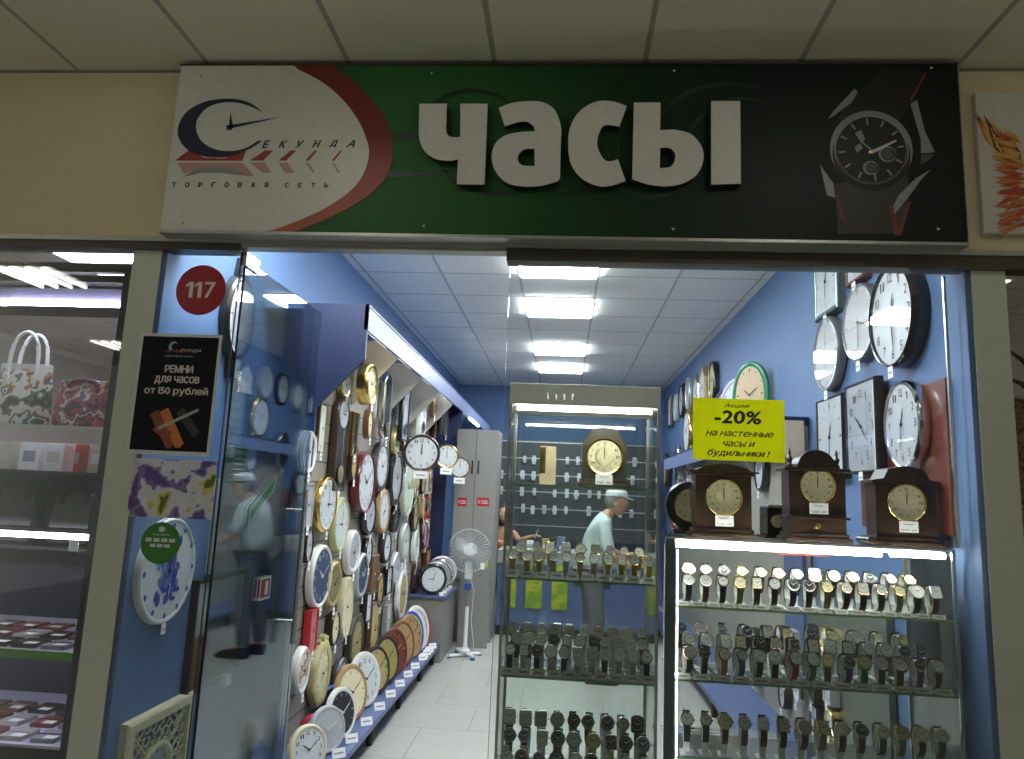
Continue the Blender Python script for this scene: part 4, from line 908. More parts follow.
b = MB(); b.box(RX1-.005, RX1-.001, RY0+.013, RY1-.013, .105, 1.36, SGLASS); b.build('side_glass', R_)
b = MB(); b.cyl((RX0+.045, RY0+.035, 1.342), (1.20, RY0+.035, 1.342), .013, LED, 10); b.build('led_tube', R_)
b = MB(); b.cyl((1.235, RY0+.035, 1.342), (1.43, RY0+.035, 1.342), .010, LED, 10); b.build('led_tube', R_)
b = MB(); b.box(RX0+.04, 1.445, RY0+.055, RY0+.075, 1.345, 1.361, ALU); b.build('lamp_rail', R_)
for (x, y, z0_, z1_, who) in ((RX0+.048, RY0+.022, .12, 1.32, R_), (RX0+.05, RY1-.03, .12, 1.32, R_)):
    b = MB(); b.cyl((x, y, z0_), (x, y, z1_), .0028, LEDV, 8); b.build('corner_led', who)
T = thing('red_reflection', 'red and white strip standing for a reflection under the light tube, wide showcase', 'sign', (0, 0, 0))  # coloured strip built in place of a red and white reflection
p0 = aty(777, 546, .40); p1 = aty(829, 557, .40)
b = MB(); b.box(p0.x, p1.x, .398, .402, p1.z, p0.z, M('red_reflection_colour', (.6, .08, .05), .5)); b.build('strip', T)
for k in range(3):
    a0 = p0.x+(p1.x-p0.x)*(.04+.32*k); b = MB(); b.box(a0, a0+(p1.x-p0.x)*.29, .3968, .3978, p1.z+.008, p0.z-.004, PAPER); b.build('white_field', T)
tag(MB().cyl((p0.x+.02, .4, p0.z+.0005), (p0.x+.02, .4, 1.3615), .002, STEEL, 6).build('hanger_wire', T), 'x', 'y') if 0 else MB().cyl((p0.x+.02, .4, p0.z), (p0.x+.02, .4, 1.3615), .002, STEEL, 6).build('hanger_wire', T)
MB().cyl((p1.x-.02, .4, p0.z), (p1.x-.02, .4, 1.3615), .002, STEEL, 6).build('hanger_wire', T)

# ------------------------------------------------------------------ wristwatches on their stands
WSTEEL = M('polished_watch_steel', (.80, .80, .78), .22, .65); WDIAL = M('watch_white_dial', (.86, .86, .84), .35)
STRAPC = dict(black=M('black_leather', (.012, .011, .012), .5), brown=M('brown_leather', (.10, .035, .018), .5), steel=WSTEEL, gold=M('gold_bracelet', (.70, .50, .20), .28, 1.),
              white=M('white_strap', (.65, .65, .62), .5), red=M('red_strap', (.42, .03, .03), .5), blue=M('blue_strap', (.04, .12, .36), .5), green=M('green_strap', (.05, .25, .13), .5),
              violet=M('violet_strap', (.09, .03, .22), .5), pink=M('pink_strap', (.5, .2, .2), .5), olive=M('olive_strap', (.20, .18, .08), .5))
CASEC = dict(steel=WSTEEL, gold=GOLD, black=M('black_steel', (.03, .03, .035), .25, .8), rose=ROSE, red=M('red_case', (.42, .02, .02), .3), green=M('green_case', (.05, .25, .13), .3), blue=M('blue_case', (.05, .14, .4), .3))
DIALC = dict(white=WDIAL, black=DBLACK, silver=M('silver_dial', (.68, .68, .66), .3, .3), blue=DBLUE, cream=IVORY)
CACHE = {}
def put(name, key, make, parent, **k):
    if key not in CACHE: o = make().build(name, parent, **k); CACHE[key] = o.data; return o
    return link(name, CACHE[key], parent)
def loop_pt(q, ry=.0235, rz=.037, cz=.048): return Vector((0, -ry*math.cos(q), cz+rz*math.sin(q)))
def strap_mesh(mat, thin=1.):
    b = MB(); loops = []; n = 26
    for k in range(n+1):
        q = math.radians(62)+math.radians(-(360-40)*k/n)-math.radians(12)
        p = loop_pt(q); nrm = Vector((0, -math.cos(q)/.0235, math.sin(q)/.037)).normalized(); wd = (.0095-.002*math.sin(PI*k/n))*thin
        if 'polished' in mat.name or 'bracelet' in mat.name: nrm = nrm*(1.15 if k % 2 else .8)
        loops.append([p+Vector((s*wd, 0, 0))+nrm*t for s, t in ((-1, 0), (-1, .0026), (1, .0026), (1, 0))])
    b.loft(loops, mat); return b
def case_mesh(mat, sq, R=.0175):
    b = MB(); n = 24; q = math.radians(34); c = loop_pt(q); nrm = Vector((0, -math.cos(q)/.0235, math.sin(q)/.037)).normalized(); u = Vector((1, 0, 0)); v = nrm.cross(u)
    loops = []
    for r, h in ((R*.92, .0015), (R, .003), (R, .0075), (R*.93, .0095), (R*.84, .0088)):
        if sq: loops.append([c+u*x*r*.86+v*y*r*1.02+nrm*h for x, y in ((1, -.8), (.8, -1), (-.8, -1), (-1, -.8), (-1, .8), (-.8, 1), (.8, 1), (1, .8))])
        else: loops.append([c+u*r*math.cos(2*PI*k/n)+v*r*math.sin(2*PI*k/n)+nrm*h for k in range(n)])
    b.loft(loops, mat, True, False)
    b.cyl(c+u*R*.98+nrm*.0055, c+u*R*1.14+nrm*.0055, .0022, mat, 8)
    return b
def dialw_mesh(mat, sq, R=.0175):
    b = MB(); n = 24; q = math.radians(34); c = loop_pt(q); nrm = Vector((0, -math.cos(q)/.0235, math.sin(q)/.037)).normalized(); u = Vector((1, 0, 0)); v = nrm.cross(u)
    if v.z < 0: v = -v
    r = R*.86; h = .0082
    P = [c+u*x*r*.86+v*y*r*1.02+nrm*h for x, y in ((1, -.8), (.8, -1), (-.8, -1), (-1, -.8), (-1, .8), (-.8, 1), (.8, 1), (1, .8))] if sq else [c+u*r*math.cos(2*PI*k/n)+v*r*math.sin(2*PI*k/n)+nrm*h for k in range(n)]
    b.add(P, [tuple(range(len(P)))], mat)
    ik = INK if mat in (WDIAL, IVORY, DIALC['silver']) else PAPER
    for k in range(12):
        a = 2*PI*k/12; s_, cc = math.sin(a), math.cos(a); e = .0006
        b.add([c+nrm*(h+.0002)+u*(r*f_*s_*.9+g*cc*e)+v*(r*f_*cc*.9-g*s_*e) for f_, g in ((.75, -1), (.95, -1), (.95, 1), (.75, 1))], [(0, 1, 2, 3)], ik)
    for a, Ln, e in ((-.95, .5, .0008), (.95, .75, .0006)):
        s_, cc = math.sin(a), math.cos(a); b.add([c+nrm*(h+.0004)+u*(r*f_*s_+g*cc*e)+v*(r*f_*cc-g*s_*e) for f_, g in ((-.1, -1), (Ln, -1), (Ln, 1), (-.1, 1))], [(0, 1, 2, 3)], ik)
    return b
def stand_mesh(hgt):
    b = MB(); b.box(-.017, .017, -.022, .026, 0, .003, ACRYL, .0008); b.box(-.008, .008, .002, .010, .003, hgt+.03, ACRYL)
    loops = []
    for k in range(15):
        q = math.radians(-60+280*k/14); p = loop_pt(q, .0215, .0345); loops.append([Vector((s*.007, p.y*t, .048+hgt+(p.z-.048)*t)) for s, t in ((-1, .93), (-1, 1), (1, 1), (1, .93))])
    b.loft(loops, ACRYL); return b
ORD = ['first', 'second', 'third', 'fourth', 'fifth', 'sixth', 'seventh', 'eighth', 'ninth', 'tenth', 'eleventh', 'twelfth', 'thirteenth', 'fourteenth', 'fifteenth', 'sixteenth', 'seventeenth']
def watch_row(xs, y, z, where, row, pool, hgt=0., scale=1.3, jitter=.10, sq_p=.2, grp=None, feat={}):
    for i, x in enumerate(xs):
        st, ca, di = feat[i] if i in feat else random.choice(pool)
        sq = random.random() < sq_p; R = random.choice([.0155, .0175, .0195])
        rz = random.uniform(-jitter, jitter); yy = y+random.uniform(-.003, .003)
        s = put('watch_stand', ('st', hgt), lambda: stand_mesh(hgt), None)
        s.location = (x, yy, z+.0003); s.rotation_euler = (0, 0, rz); s.scale = (scale,)*3
        tag(s, f'clear acrylic watch stand in the {row} row on the {where}', 'watch stand', f'watch stands, {row} row, {where}')
        strapw = dict(steel='steel bracelet', gold='gold bracelet').get(st, st+' strap')
        T = thing('wristwatch', f'{"square" if sq else "round"} {ca} watch on {strapw}, {ORD[i]} from left, {row} row, {where}', 'watch', (x, yy, z+.0005+hgt*scale), rz, f'wristwatches, {where}'); T.scale = (scale,)*3
        put('strap', ('s', st), lambda: strap_mesh(STRAPC[st]), T, smooth=True)
        put('case', ('c', ca, sq, R), lambda: case_mesh(CASEC[ca], sq, R), T, smooth=True)
        put('dial', ('d', di, sq, R), lambda: dialw_mesh(DIALC[di], sq, R), T)
def lin(a, b_, n): return [a+(b_-a)*k/(n-1) for k in range(n)]
mens = [('black', 'steel', 'white'), ('black', 'steel', 'black'), ('black', 'gold', 'white'), ('brown', 'gold', 'cream'), ('black', 'rose', 'silver'), ('black', 'black', 'silver'), ('brown', 'steel', 'silver'), ('olive', 'gold', 'cream')]
ladies = [('gold', 'gold', 'white'), ('steel', 'steel', 'white'), ('gold', 'rose', 'white'), ('steel', 'steel', 'silver'), ('gold', 'gold', 'silver')]
mixed = [('black', 'steel', 'white'), ('steel', 'steel', 'silver'), ('black', 'steel', 'silver'), ('steel', 'steel', 'white'), ('black', 'steel', 'black'), ('black', 'gold', 'white')]
darkw = [('black', 'black', 'black'), ('black', 'steel', 'blue'), ('steel', 'steel', 'silver'), ('black', 'black', 'silver'), ('black', 'steel', 'black'), ('brown', 'steel', 'white'), ('gold', 'gold', 'cream'), ('steel', 'steel', 'black')]
sport = mens+[('violet', 'steel', 'black'), ('red', 'red', 'white'), ('green', 'green', 'cream'), ('white', 'steel', 'white'), ('black', 'black', 'black'), ('brown', 'rose', 'cream')]
random.seed(77)
# tall showcase
watch_row(lin(-.185, .335, 11), .184, VS[1], 'upper shelf of tall showcase', 'front', ladies, scale=1.2, sq_p=.3)
watch_row(lin(-.160, .31, 9), .262, VS[1], 'upper shelf of tall showcase', 'back', ladies, .022, scale=1.2)
watch_row(lin(-.185, .335, 11), .185, VS[2], 'middle shelf of tall showcase', 'front', mixed, feat={0: ('black', 'steel', 'white'), 4: ('black', 'steel', 'silver')})
watch_row(lin(-.165, .33, 11), .265, VS[2], 'middle shelf of tall showcase', 'middle', mixed, .022)
watch_row(lin(-.185, .33, 10), .345, VS[2], 'middle shelf of tall showcase', 'back', mixed[1:4]+[('black', 'rose', 'silver')], .040)
watch_row(lin(-.185, .33, 9), .192, VS[3], 'lower shelf of tall showcase', 'front', darkw+ladies[:2], scale=1.5, jitter=.2)
watch_row(lin(-.18, .335, 9), .282, VS[3], 'lower shelf of tall showcase', 'middle', darkw, .030, 1.5, jitter=.2)
watch_row(lin(-.19, .325, 9), .372, VS[3], 'lower shelf of tall showcase', 'back', darkw[:6], .058, 1.5, jitter=.2)
# wide showcase
watch_row(lin(.484, 1.385, 15), .176, RS[0], 'upper shelf of wide showcase', 'front', mens, scale=1.35, sq_p=.15)
watch_row(lin(.50, 1.33, 13), .262, RS[0], 'upper shelf of wide showcase', 'back', mens, .024, 1.35, sq_p=.15)
ft = {1: ('black', 'black', 'black'), 2: ('pink', 'red', 'white'), 3: ('blue', 'blue', 'silver'), 6: ('red', 'red', 'white'), 7: ('green', 'green', 'white'), 8: ('olive', 'gold', 'cream'), 9: ('violet', 'steel', 'black')}
watch_row(lin(.484, 1.385, 15), .176, RS[1], 'middle shelf of wide showcase', 'front', sport, scale=1.35, jitter=.25, feat=ft)
watch_row(lin(.50, 1.37, 14), .260, RS[1], 'middle shelf of wide showcase', 'middle', mens+darkw, .024, 1.35, jitter=.25)
watch_row(lin(.48, 1.33, 11), .344, RS[1], 'middle shelf of wide showcase', 'back', mens+darkw[:4], .044, 1.35, jitter=.25)
watch_row(lin(.484, 1.385, 14), .175, RS[2], 'lower shelf of wide showcase', 'front', mens, .02, scale=1.4, sq_p=.3)
# price cards on shelf fronts
def cards(xs, y, z, wd, hh, where):
    for x in xs:
        o = put('price_card', ('pc', wd, hh), lambda: MB().box(-wd/2, wd/2, -.0005, .0005, 0, hh, PAPER).box(-wd*.3, wd*.3, -.0009, -.0005, hh*.35, hh*.6, PRINT), None)
        o.location = (x, y, z+.001); o.rotation_euler = (-.5, 0, 0); tag(o, f'small white price card at the front edge of the {where}', 'price card', f'price cards, {where}')
cards(lin(-.19, .34, 10), VY0+.018, VS[1], .050, .032, 'upper shelf of tall showcase')
cards(lin(-.19, .34, 10), VY0+.018, VS[2], .050, .030, 'middle shelf of tall showcase')
cards(lin(.462, 1.395, 17), RY0+.018, RS[0], .046, .018, 'upper shelf of wide showcase')
cards(lin(.462, 1.40, 14), RY0+.018, RS[1], .060, .022, 'middle shelf of wide showcase')

# ------------------------------------------------------------------ mantel clocks
def gold_dial(T, r, cz, y, time=(0, 0), inner=IVORY):
    b = MB(); b.lathe([(r, y), (r, y-.008), (r*.97, y-.011), (r*.9, y-.008), (r*.88, y-.002)], (0, 0, cz), GOLD, 36, 'y'); b.build('bezel', T, smooth=True)
    b = MB(); disc(b, (0, cz), r*.89, r*.89, y-.003, inner); ring2(b, (0, cz), r*.5, r*.5, .003, 0, 359, y-.0036, BRASS); dial_marks(b, r*.84, r*.84, cz, y-.0042, INK, 'rom'); b.build('dial', T)
    b = MB(); hand(b, 0, cz, y-.006, r*.45, r*.03, 2*PI*(time[0]+time[1]/60)/12, INK); hand(b, 0, cz, y-.0075, r*.7, r*.022, 2*PI*time[1]/60, INK); b.build('hands', T)
    b = MB(); disc(b, (0, cz), r*.9, r*.9, y-.0095, CGLASS); b.build('cover_glass', T)
def mantel(label, px, pybase, y, w_, h_, kind, wood, dialr, dialz, zbase, card=True, rz=0.):
    p = aty(px, pybase, y); T = thing('mantel_clock', label, 'clock', (p.x, y, zbase+.0006), rz, None)
    d = .10
    b = MB(); b.box(-w_/2-.018, w_/2+.018, -d/2-.012, d/2+.012, 0, .018, wood, .004); b.box(-w_/2-.008, w_/2+.008, -d/2-.006, d/2+.006, .0181, .034, wood, .004)
    if kind == 'scroll':
        for s in (-1, 1): b.lathe([(.001, -d/2-.014), (.016, -d/2-.014), (.016, d/2), (.001, d/2)], (s*(w_/2+.026), 0, .0165), wood, 14, 'y')
    b.build('base', T, smooth=True)
    if kind == 'pediment':     # wide cornice and low curved gable
        b = MB(); b.box(-w_/2, w_/2, -d/2, d/2, .0341, h_-.045, wood, .003); b.build('body', T)
        b = MB(); b.box(-w_/2-.014, w_/2+.014, -d/2-.010, d/2+.010, h_-.045, h_-.034, wood, .003)
        P = [(-w_/2-.026, h_-.034), (-w_/2-.026, h_-.027)]+[(-w_/2+w_*k/8*1.0, h_-.027+.027*math.sin(PI*k/8)**.7) for k in range(9)]+[(w_/2+.026, h_-.027), (w_/2+.026, h_-.034)]
        b.prism(P, -d/2-.018, d/2+.014, wood); b.build('pediment', T)
    elif kind == 'dome':
        b = MB(); b.box(-w_/2, w_/2, -d/2, d/2, .0341, h_-.10, wood, .003); b.box(-w_/2-.012, w_/2+.012, -d/2-.008, d/2+.008, .088, .098, wood, .002); b.build('body', T)
        b = MB(); b.box(-w_/2-.018, w_/2+.018, -d/2-.012, d/2+.012, h_-.10, h_-.085, wood, .004); b.build('cornice', T)
        b = MB(); R0 = w_*.34; b.prism([(R0, h_-.085)]+[(R0*math.cos(PI*k/16), h_-.085+R0*.95*math.sin(PI*k/16)) for k in range(17)]+[(-R0, h_-.085)], -d/2-.004, d/2-.01, wood); b.build('dome', T)
        for s in (-1, 1):
            b = MB(); b.lathe([(.012, h_-.085), (.013, h_-.075), (.006, h_-.068), (.011, h_-.055), (.012, h_-.05), (.004, h_-.035), (.007, h_-.03), (.001, h_-.008)], (s*w_*.42, -.01, 0), wood, 12); b.build('finial', T, smooth=True)
        b = MB(); b.lathe([(.001, -d/2-.0005), (.014, -d/2-.001), (.010, -d/2-.009), (.001, -d/2-.012)], (0, 0, .062), GOLD, 16, 'y'); b.build('brass_knob', T, smooth=True)
    elif kind == 'scroll':
        b = MB(); b.box(-w_/2, w_/2, -d/2, d/2, .0341, h_-.07, wood, .003); b.build('body', T)
        b = MB(); P = [(-w_/2-.016, h_-.07), (-w_/2-.016, h_-.058), (-w_*.38, h_-.05), (-w_*.3, h_-.015), (-w_*.12, h_-.004), (0, h_), (w_*.12, h_-.004), (w_*.3, h_-.015), (w_*.38, h_-.05), (w_/2+.016, h_-.058), (w_/2+.016, h_-.07)]
        b.prism(P, -d/2-.012, d/2+.01, wood); b.build('crown', T)
    elif kind == 'tomb':
        b = MB(); P = [(w_/2, .0341)]+[(w_/2*math.cos(PI*k/14), h_-w_/2+w_/2*math.sin(PI*k/14)) for k in range(15)]+[(-w_/2, .0341)]
        b.prism(P, -d/2, d/2, wood); b.build('body', T)
    gold_dial(T, dialr, dialz, -d/2-.0003)
    if card:
        cw, chh = .070, .042; cz = dialz-dialr-.018
        b = MB(); b.box(-cw/2, cw/2, -d/2-.0135, -d/2-.0125, cz-chh/2, cz+chh/2, PAPER); put_text(b, '1250 -00', -cw*.4, cw*.4, cz-chh*.38, cz-chh*.2, -d/2-.0138, INK); b.box(-cw*.25, cw*.25, -d/2-.0138, -d/2-.0135, cz+.008, cz+.011, PRINT); b.build('price_card', T)
    return T
TOPZ = 1.37
def px_h(px, y0, y1, y): return (aty(px, y0, y)-aty(px, y1, y)).z
mantel('dark wooden mantel clock with curved pediment, below the yellow sign', 721, 530, .24, .215, .285, 'pediment', WOODD, .072, .155, TOPZ)
mantel('dark wooden mantel clock with round dome top and two finials, middle of three', 814, 540, .24, .215, .37, 'dome', WOODD, .069, .215, TOPZ)
mantel('dark wooden mantel clock with arched crown and scrolled feet, rightmost of three', 902, 546, .24, .225, .305, 'scroll', WOODD, .073, .165, TOPZ)
mantel('dark arched mantel clock with gold dial, on top shelf of tall showcase', 603, 487, .36, .185, .25, 'tomb', M('dark_bronze_wood', (.045, .040, .030), .35), .077, .128, VS[0])
# darker small clocks behind them
def small_box_clock(label, px, py, y, w_, h_, z, mat, topm):
    p = aty(px, py, y); T = thing('mantel_clock', label, 'clock', (p.x, y, z+.0006), .15); b = MB(); b.box(-w_/2, w_/2, -.04, .04, .012, h_, mat, .006); b.box(-w_/2-.012, w_/2+.012, -.05, .05, 0, .0119, mat, .003); b.build('body', T)
    b = MB(); b.box(-w_/2+.006, w_/2-.006, -.034, .034, h_+.0003, h_+.012, topm, .004); b.build('top_cap', T); gold_dial(T, w_*.36, h_*.55, -.0404)
small_box_clock('small black box clock with silver top, between two wooden mantel clocks', 772, 520, .40, .075, .125, TOPZ, BLACK, SILVER)
T = thing('mantel_clock', 'round dark clock half hidden behind the pediment mantel clock', 'clock', (aty(690, 510, .40).x, .42, TOPZ+.0006)); b = MB(); b.lathe([(.001, -.03), (.10, -.03), (.105, 0), (.10, .03), (.001, .03)], (0, 0, .115), M('dark_green_lacquer', (.02, .035, .03), .3), 36, 'y'); b.build('body', T, smooth=True); b = MB(); b.box(-.07, .07, -.04, .04, 0, .018, WOODD, .004); b.build('base', T); gold_dial(T, .07, .115, -.0305)
# beige box and a white clock on the top shelf of the tall showcase
p = aty(547, 484, .33)
T = thing('carton_box', 'tall beige carton beside the gold-dial clock in the tall showcase', 'box', (p.x, .38, VS[0]+.0004)); b = MB(); b.box(-.034, .034, -.03, .03, 0, .165, M('beige_card', (.50, .41, .26), .7), .002); b.build('body', T); b = MB(); b.box(-.034, -.010, -.0308, -.0302, .05, .16, GOLD); b.build('gold_label', T)

# ------------------------------------------------------------------ clocks on the right wall
RZ = -PI/2
def wallR(px, py, hpx, x=XR-.002):
    p = atx(px, py, x); dep = (p-CAM).dot(Vector((_r.z, _d.z, _u.z))); return p, hpx*dep/F
p0 = atx(948, 385, XR); p1 = atx(862, 385, XR)
T = thing('mounting_board', 'dark red-brown wooden board on the right wall behind the lower clocks', 'board'); b = MB(); b.box(XR-.024, XR-.002, .135, p1.y, 1.42, 2.02, WOODB, .003); b.build('panel', T)
T = thing('corner_rail', 'thin vertical metal rail at the front end of the right wall', 'rail'); b = MB(); b.box(XR-.05, XR-.04, .06, .07, 1.38, 2.40, STEEL); b.build('rail', T)
RC = [
 (906, 316, 106, .92, 'round', BLACK, DWHITE, 'num', (12, 29), 'large round black clock with bright white dial, top right of the right wall', dict(d=.075, t=.018, seconds=29)),
 (866, 323, 80, 1.0, 'round', M('slate_paint', (.13, .15, .16), .3), DWHITE, 'bar', (3, 30), 'round slate grey clock, middle of the upper round row on right wall', dict(t=.018)),
 (833, 354, 76, .92, 'round', M('slate_paint', (.13, .15, .16), .3), DWHITE, 'bar', (6, 0), 'round slate-rimmed clock, leftmost of the round row on right wall', dict(t=.024, x=XR-.01)),
 (911, 425, 90, .86, 'round', CHROME, DWHITE, 'num', (12, 31), 'round chrome-rimmed clock below the large black one, right wall', dict(t=.020, x=XR-.028)),
 (869, 427, 92, .80, 'rect', BLACKM, DWHITE, 'num', (10, 22), 'rectangular black-framed clock left of the chrome one, right wall', dict(t=.014, x=XR-.028)),
 (837, 438, 82, .85, 'rect', BLACKM, DWHITE, 'bar', (12, 30), 'rectangular thin black-framed clock, left end of the lower row, right wall', dict(t=.012)),
 (833, 282, 70, .9, 'rect', M('teal_silver_frame', (.16, .24, .25), .25, .6), DWHITE, 'bar', (12, 30), 'square clock with a teal-silver frame just under the header, right wall', dict(t=.030, d=.05)),
 (862, 262, 44, 1.0, 'rect', WOODB, DWHITE, 'bar', (1, 30), 'square brown clock cut by the header at the top of the right wall', dict(t=.025)),
]
for px, py, hp, ar, sh, fm, dm, mk, tm, desc, ex in RC:
    ex = dict(ex); x = ex.pop('x', XR-.002); p, h = wallR(px, py, hp, x)
    make_clock(desc, p, RZ, h*ar, h, sh, fm, dm, ex.pop('d', .045), ex.pop('t', None), mk, tm, group='clocks on the right wall', cover=True, tagged=(.045, .05), **ex)
# far clocks high on the right wall
FR = [(717, 381, 40, .6, 'capsule', BLACK, DGOLD, 'tall black clock with gold dial, nearest of the far high clocks, right wall'),
      (707, 386, 42, .7, 'house', OCHRE, DWHITE, 'tall olive pendulum clock among the far high clocks, right wall'),
      (700, 391, 36, .8, 'house', CHROME, DWHITE, 'pointed chrome clock among the far high clocks, right wall'),
      (692, 394, 34, .8, 'round', SILVER, DGREY, 'silver oval clock among the far high clocks, right wall'),
      (685, 401, 34, .8, 'oct', BLACK, DGREY, 'black octagonal clock among the far high clocks, right wall'),
      (679, 408, 28, .8, 'round', DGREY, DWHITE, 'grey oval clock among the far high clocks, right wall'),
      (673, 412, 30, .7, 'rect', WOODD, DWHITE, 'narrow walnut clock, farthest of the high clocks, right wall')]
for px, py, hp, ar, sh, fm, dm, desc in FR:
    p, h = wallR(px, py, hp); 
    if p.y > YB-.2: continue
    make_clock(desc, p, RZ, h*ar, h, sh, fm, dm, .06, None, 'bar', (10, 10), group='far clocks high on the right wall', tagged=False)
# plates standing on top of the right unit
# ------------------------------------------------------------------ right display unit (mirror of the left one, lower)
QX, QF = 1.44, 1.26; QZ = 2.02
U = thing('display_unit', 'blue and beige wall display unit on the right behind the mantel clocks', 'display unit'); qy0 = 1.72
b = MB(); b.box(QX+.001, QX+.03, qy0+.02, 6.5, .05, QZ-.03, SLAT); b.build('slatted_back', U); b = MB(); b.box(QX+.001, QX+.03, .70, qy0+.019, .05, 1.16, M('green_grey_panel', (.10, .115, .095), .5)); b.build('lower_back', U)
b = MB(); b.box(QF, QX+.03, qy0-.002, 6.5, QZ-.0, QZ+.022, NAVY); b.build('top_board', U)
b = MB(); b.box(QF, QF+.016, qy0, 6.5, QZ-.13, QZ-.001, SOFF); b.build('fascia', U)
for i, yy in enumerate((qy0, 2.7, 3.7, 4.7, 5.7)):
    b = MB(); P = [(QF+.017, QZ-.001), (QF+.017, QZ-.13), (QX, QZ-.38), (QX, QZ-.001)]; b.loft([[(x, yy, z_) for x, z_ in P], [(x, yy+.018, z_) for x, z_ in P]], M('peach_laminate', (.56, .47, .36), .5) if i == 0 else GREYL); b.build('bracket_panel', U)
b = MB(); b.box(QX-.02, QX-.001, qy0+.02, 2.1, .7, QZ-.4, M('blue_grey_panel', (.08, .11, .22), .5)); b.build('side_panel', U)
T = thing('low_shelf', 'long low blue shelf of the right display unit on black feet', 'shelf')
b = MB(); b.box(1.075, QX-.003, .72, 6.5, .135, .17, SHBLUE, .003); b.build('board', T)
for yy in (.8, 1.8, 2.8, 3.8, 4.8, 5.8):
    b = MB(); b.cyl((1.12, yy, 0), (1.12, yy, .1345), .018, BLACKM, 12); b.build('foot', T)
for (px, py, hp, wd, fm, dm, desc, tl) in ((752, 384, 68, .7, M('green_plate_rim', (.03, .22, .10), .3), M('peach_dial', (.60, .46, .30), .4), 'green-rimmed plate clock leaning on the right unit, above the yellow sign', .12),
                               (738, 392, 56, .8, M('lilac_rim', (.50, .46, .60), .35), DWHITE, 'pale lilac plate clock leaning behind the green-rimmed one', .12),
                               (728, 396, 50, .8, NAVY, DGREY, 'navy plate clock standing third on the right unit', .12),
                               (719, 399, 40, 1.0, WC_, DWHITE, 'small white clock farthest in the row on the right unit top', .12)):
    x = 1.36; p = atx(px, py, x); dep = (p-CAM).dot(Vector((_r.z, _d.z, _u.z))); h = hp*dep/F*1.0
    T = make_clock(desc, (x, p.y, QZ+.024+h/2+.004), -math.radians(58), h*wd, h, 'round', fm, dm, .03, None, 'bar', (10, 10), False, group='plate clocks on top of the right unit', name='standing_clock')
for (px, py, hp, wd, fm, dm, desc) in ((690, 432, 46, .9, GOLD, DWHITE, 'round white and gold plate clock on the right wall left of the yellow sign'),
                                   (672, 500, 26, 1., BLACK, DWHITE, 'black clock on the right unit seen left of the pediment clock'), (680, 465, 40, .6, CHROME, DBLACK, 'tall chrome clock on the right unit left of the yellow sign'),
                                   (692, 470, 40, .6, CHROME, DWHITE, 'slim chrome clock on the right unit beside the pediment clock'), (668, 470, 34, .6, WOODD, DGOLD, 'dark walnut clock on the right unit near the tall showcase'), (765, 470, 44, .8, BLACK, DGREY, 'dark round clock on the right unit behind the box clock'), (676, 520, 22, 1, RED, DBLACK, 'small red clock low beside the tall showcase')):
    p, h = wallR(px, py, hp, QX-.003)
    make_clock(desc, p, RZ, h*wd, h, 'round' if wd > .7 else 'capsule', fm, dm, .05, None, 'bar', (10, 10), group='clocks on the right display unit', tagged=(.04, .05))
random.seed(9); kk = 0
for r_, (py, hp) in enumerate(((640, 24), (668, 24), (694, 26), (720, 27), (746, 28))):
    for c_, px in enumerate((762, 775, 789, 804, 820, 836)):
        p, h = wallR(px-(2-r_)*2, py+random.uniform(-4, 4), hp, QX-.003); kk += 1
        if p.z < .3 or p.y < .85: continue
        cl = [BLACK, CHROME, WOODD, SILVER, BLACK, GOLD][(r_*2+c_) % 6]; nm = ['black', 'chrome', 'walnut', 'silver', 'black', 'gold'][(r_*2+c_) % 6]
        make_clock(f'small {nm} clock on right unit seen through wide showcase, {rown[r_]} row, {ORD[c_]} from left', p, RZ, h*.85, h, ['round', 'oct', 'round', 'rect'][(r_+c_) % 4], cl, [DBLACK, DGREY, DWHITE][(r_+c_) % 3], .05, None, 'bar', (10, 10), group='small clocks low on the right unit', tagged=(.03, .035))

# ------------------------------------------------------------------ back of the shop
T = thing('tall_cabinet', 'tall grey two-door cabinet with red stickers, behind the fan', 'cabinet')
cy = 4.86; b = MB(); b.box(-1.15, -.70, cy, cy+.4, 0, 2.17, GREYL, .004); b.build('body', T)
for x0, x1 in ((-1.145, -.935), (-.93, -.705)):
    b = MB(); b.box(x0, x1, cy-.018, cy-.001, .62, 2.16, M('door_grey_laminate', (.27, .27, .255), .4), .003); o = b.build('door', T)
    b = MB(); xx = x1-.03 if x0 < -1 else x0+.03; b.box(xx-.008, xx+.008, cy-.032, cy-.0185, 1.70, 1.84, BLACKM, .002); b.build('handle', o)
for px in (462, 483):
    p = aty(px, 502, cy-.02); b = MB(); wd = .05 if px < 470 else .065; b.box(p.x-wd, p.x+wd, cy-.0195, cy-.0185, p.z-.045, p.z+.045, RED); put_text(b, 'К СЕБЕ', p.x-wd*.8, p.x+wd*.8, p.z-.018, p.z+.018, cy-.020, PAPER); b.build('red_sticker', T)
T = thing('sales_counter', 'grey and blue sales counter across the back of the shop', 'counter')
ky = 5.30
b = MB(); b.box(-.69, 1.0, ky+.02, ky+.5, .10, .76, SHBLUE, .003); b.build('blue_body', T)
b = MB(); b.box(-.695, 1.005, ky, ky+.66, .761, .90, M('counter_grey', (.30, .31, .30), .4), .004); b.build('grey_top', T)
b = MB(); b.box(-.69, 1.0, ky+.04, ky+.5, 0, .099, BLACKM); b.build('plinth', T)
T = thing('low_partition', 'low plain grey partition panel standing right behind the fan', 'partition'); b = MB(); b.box(-1.0, -.705, 4.60, 4.64, 0, .86, GREYL, .003); b.build('panel', T)
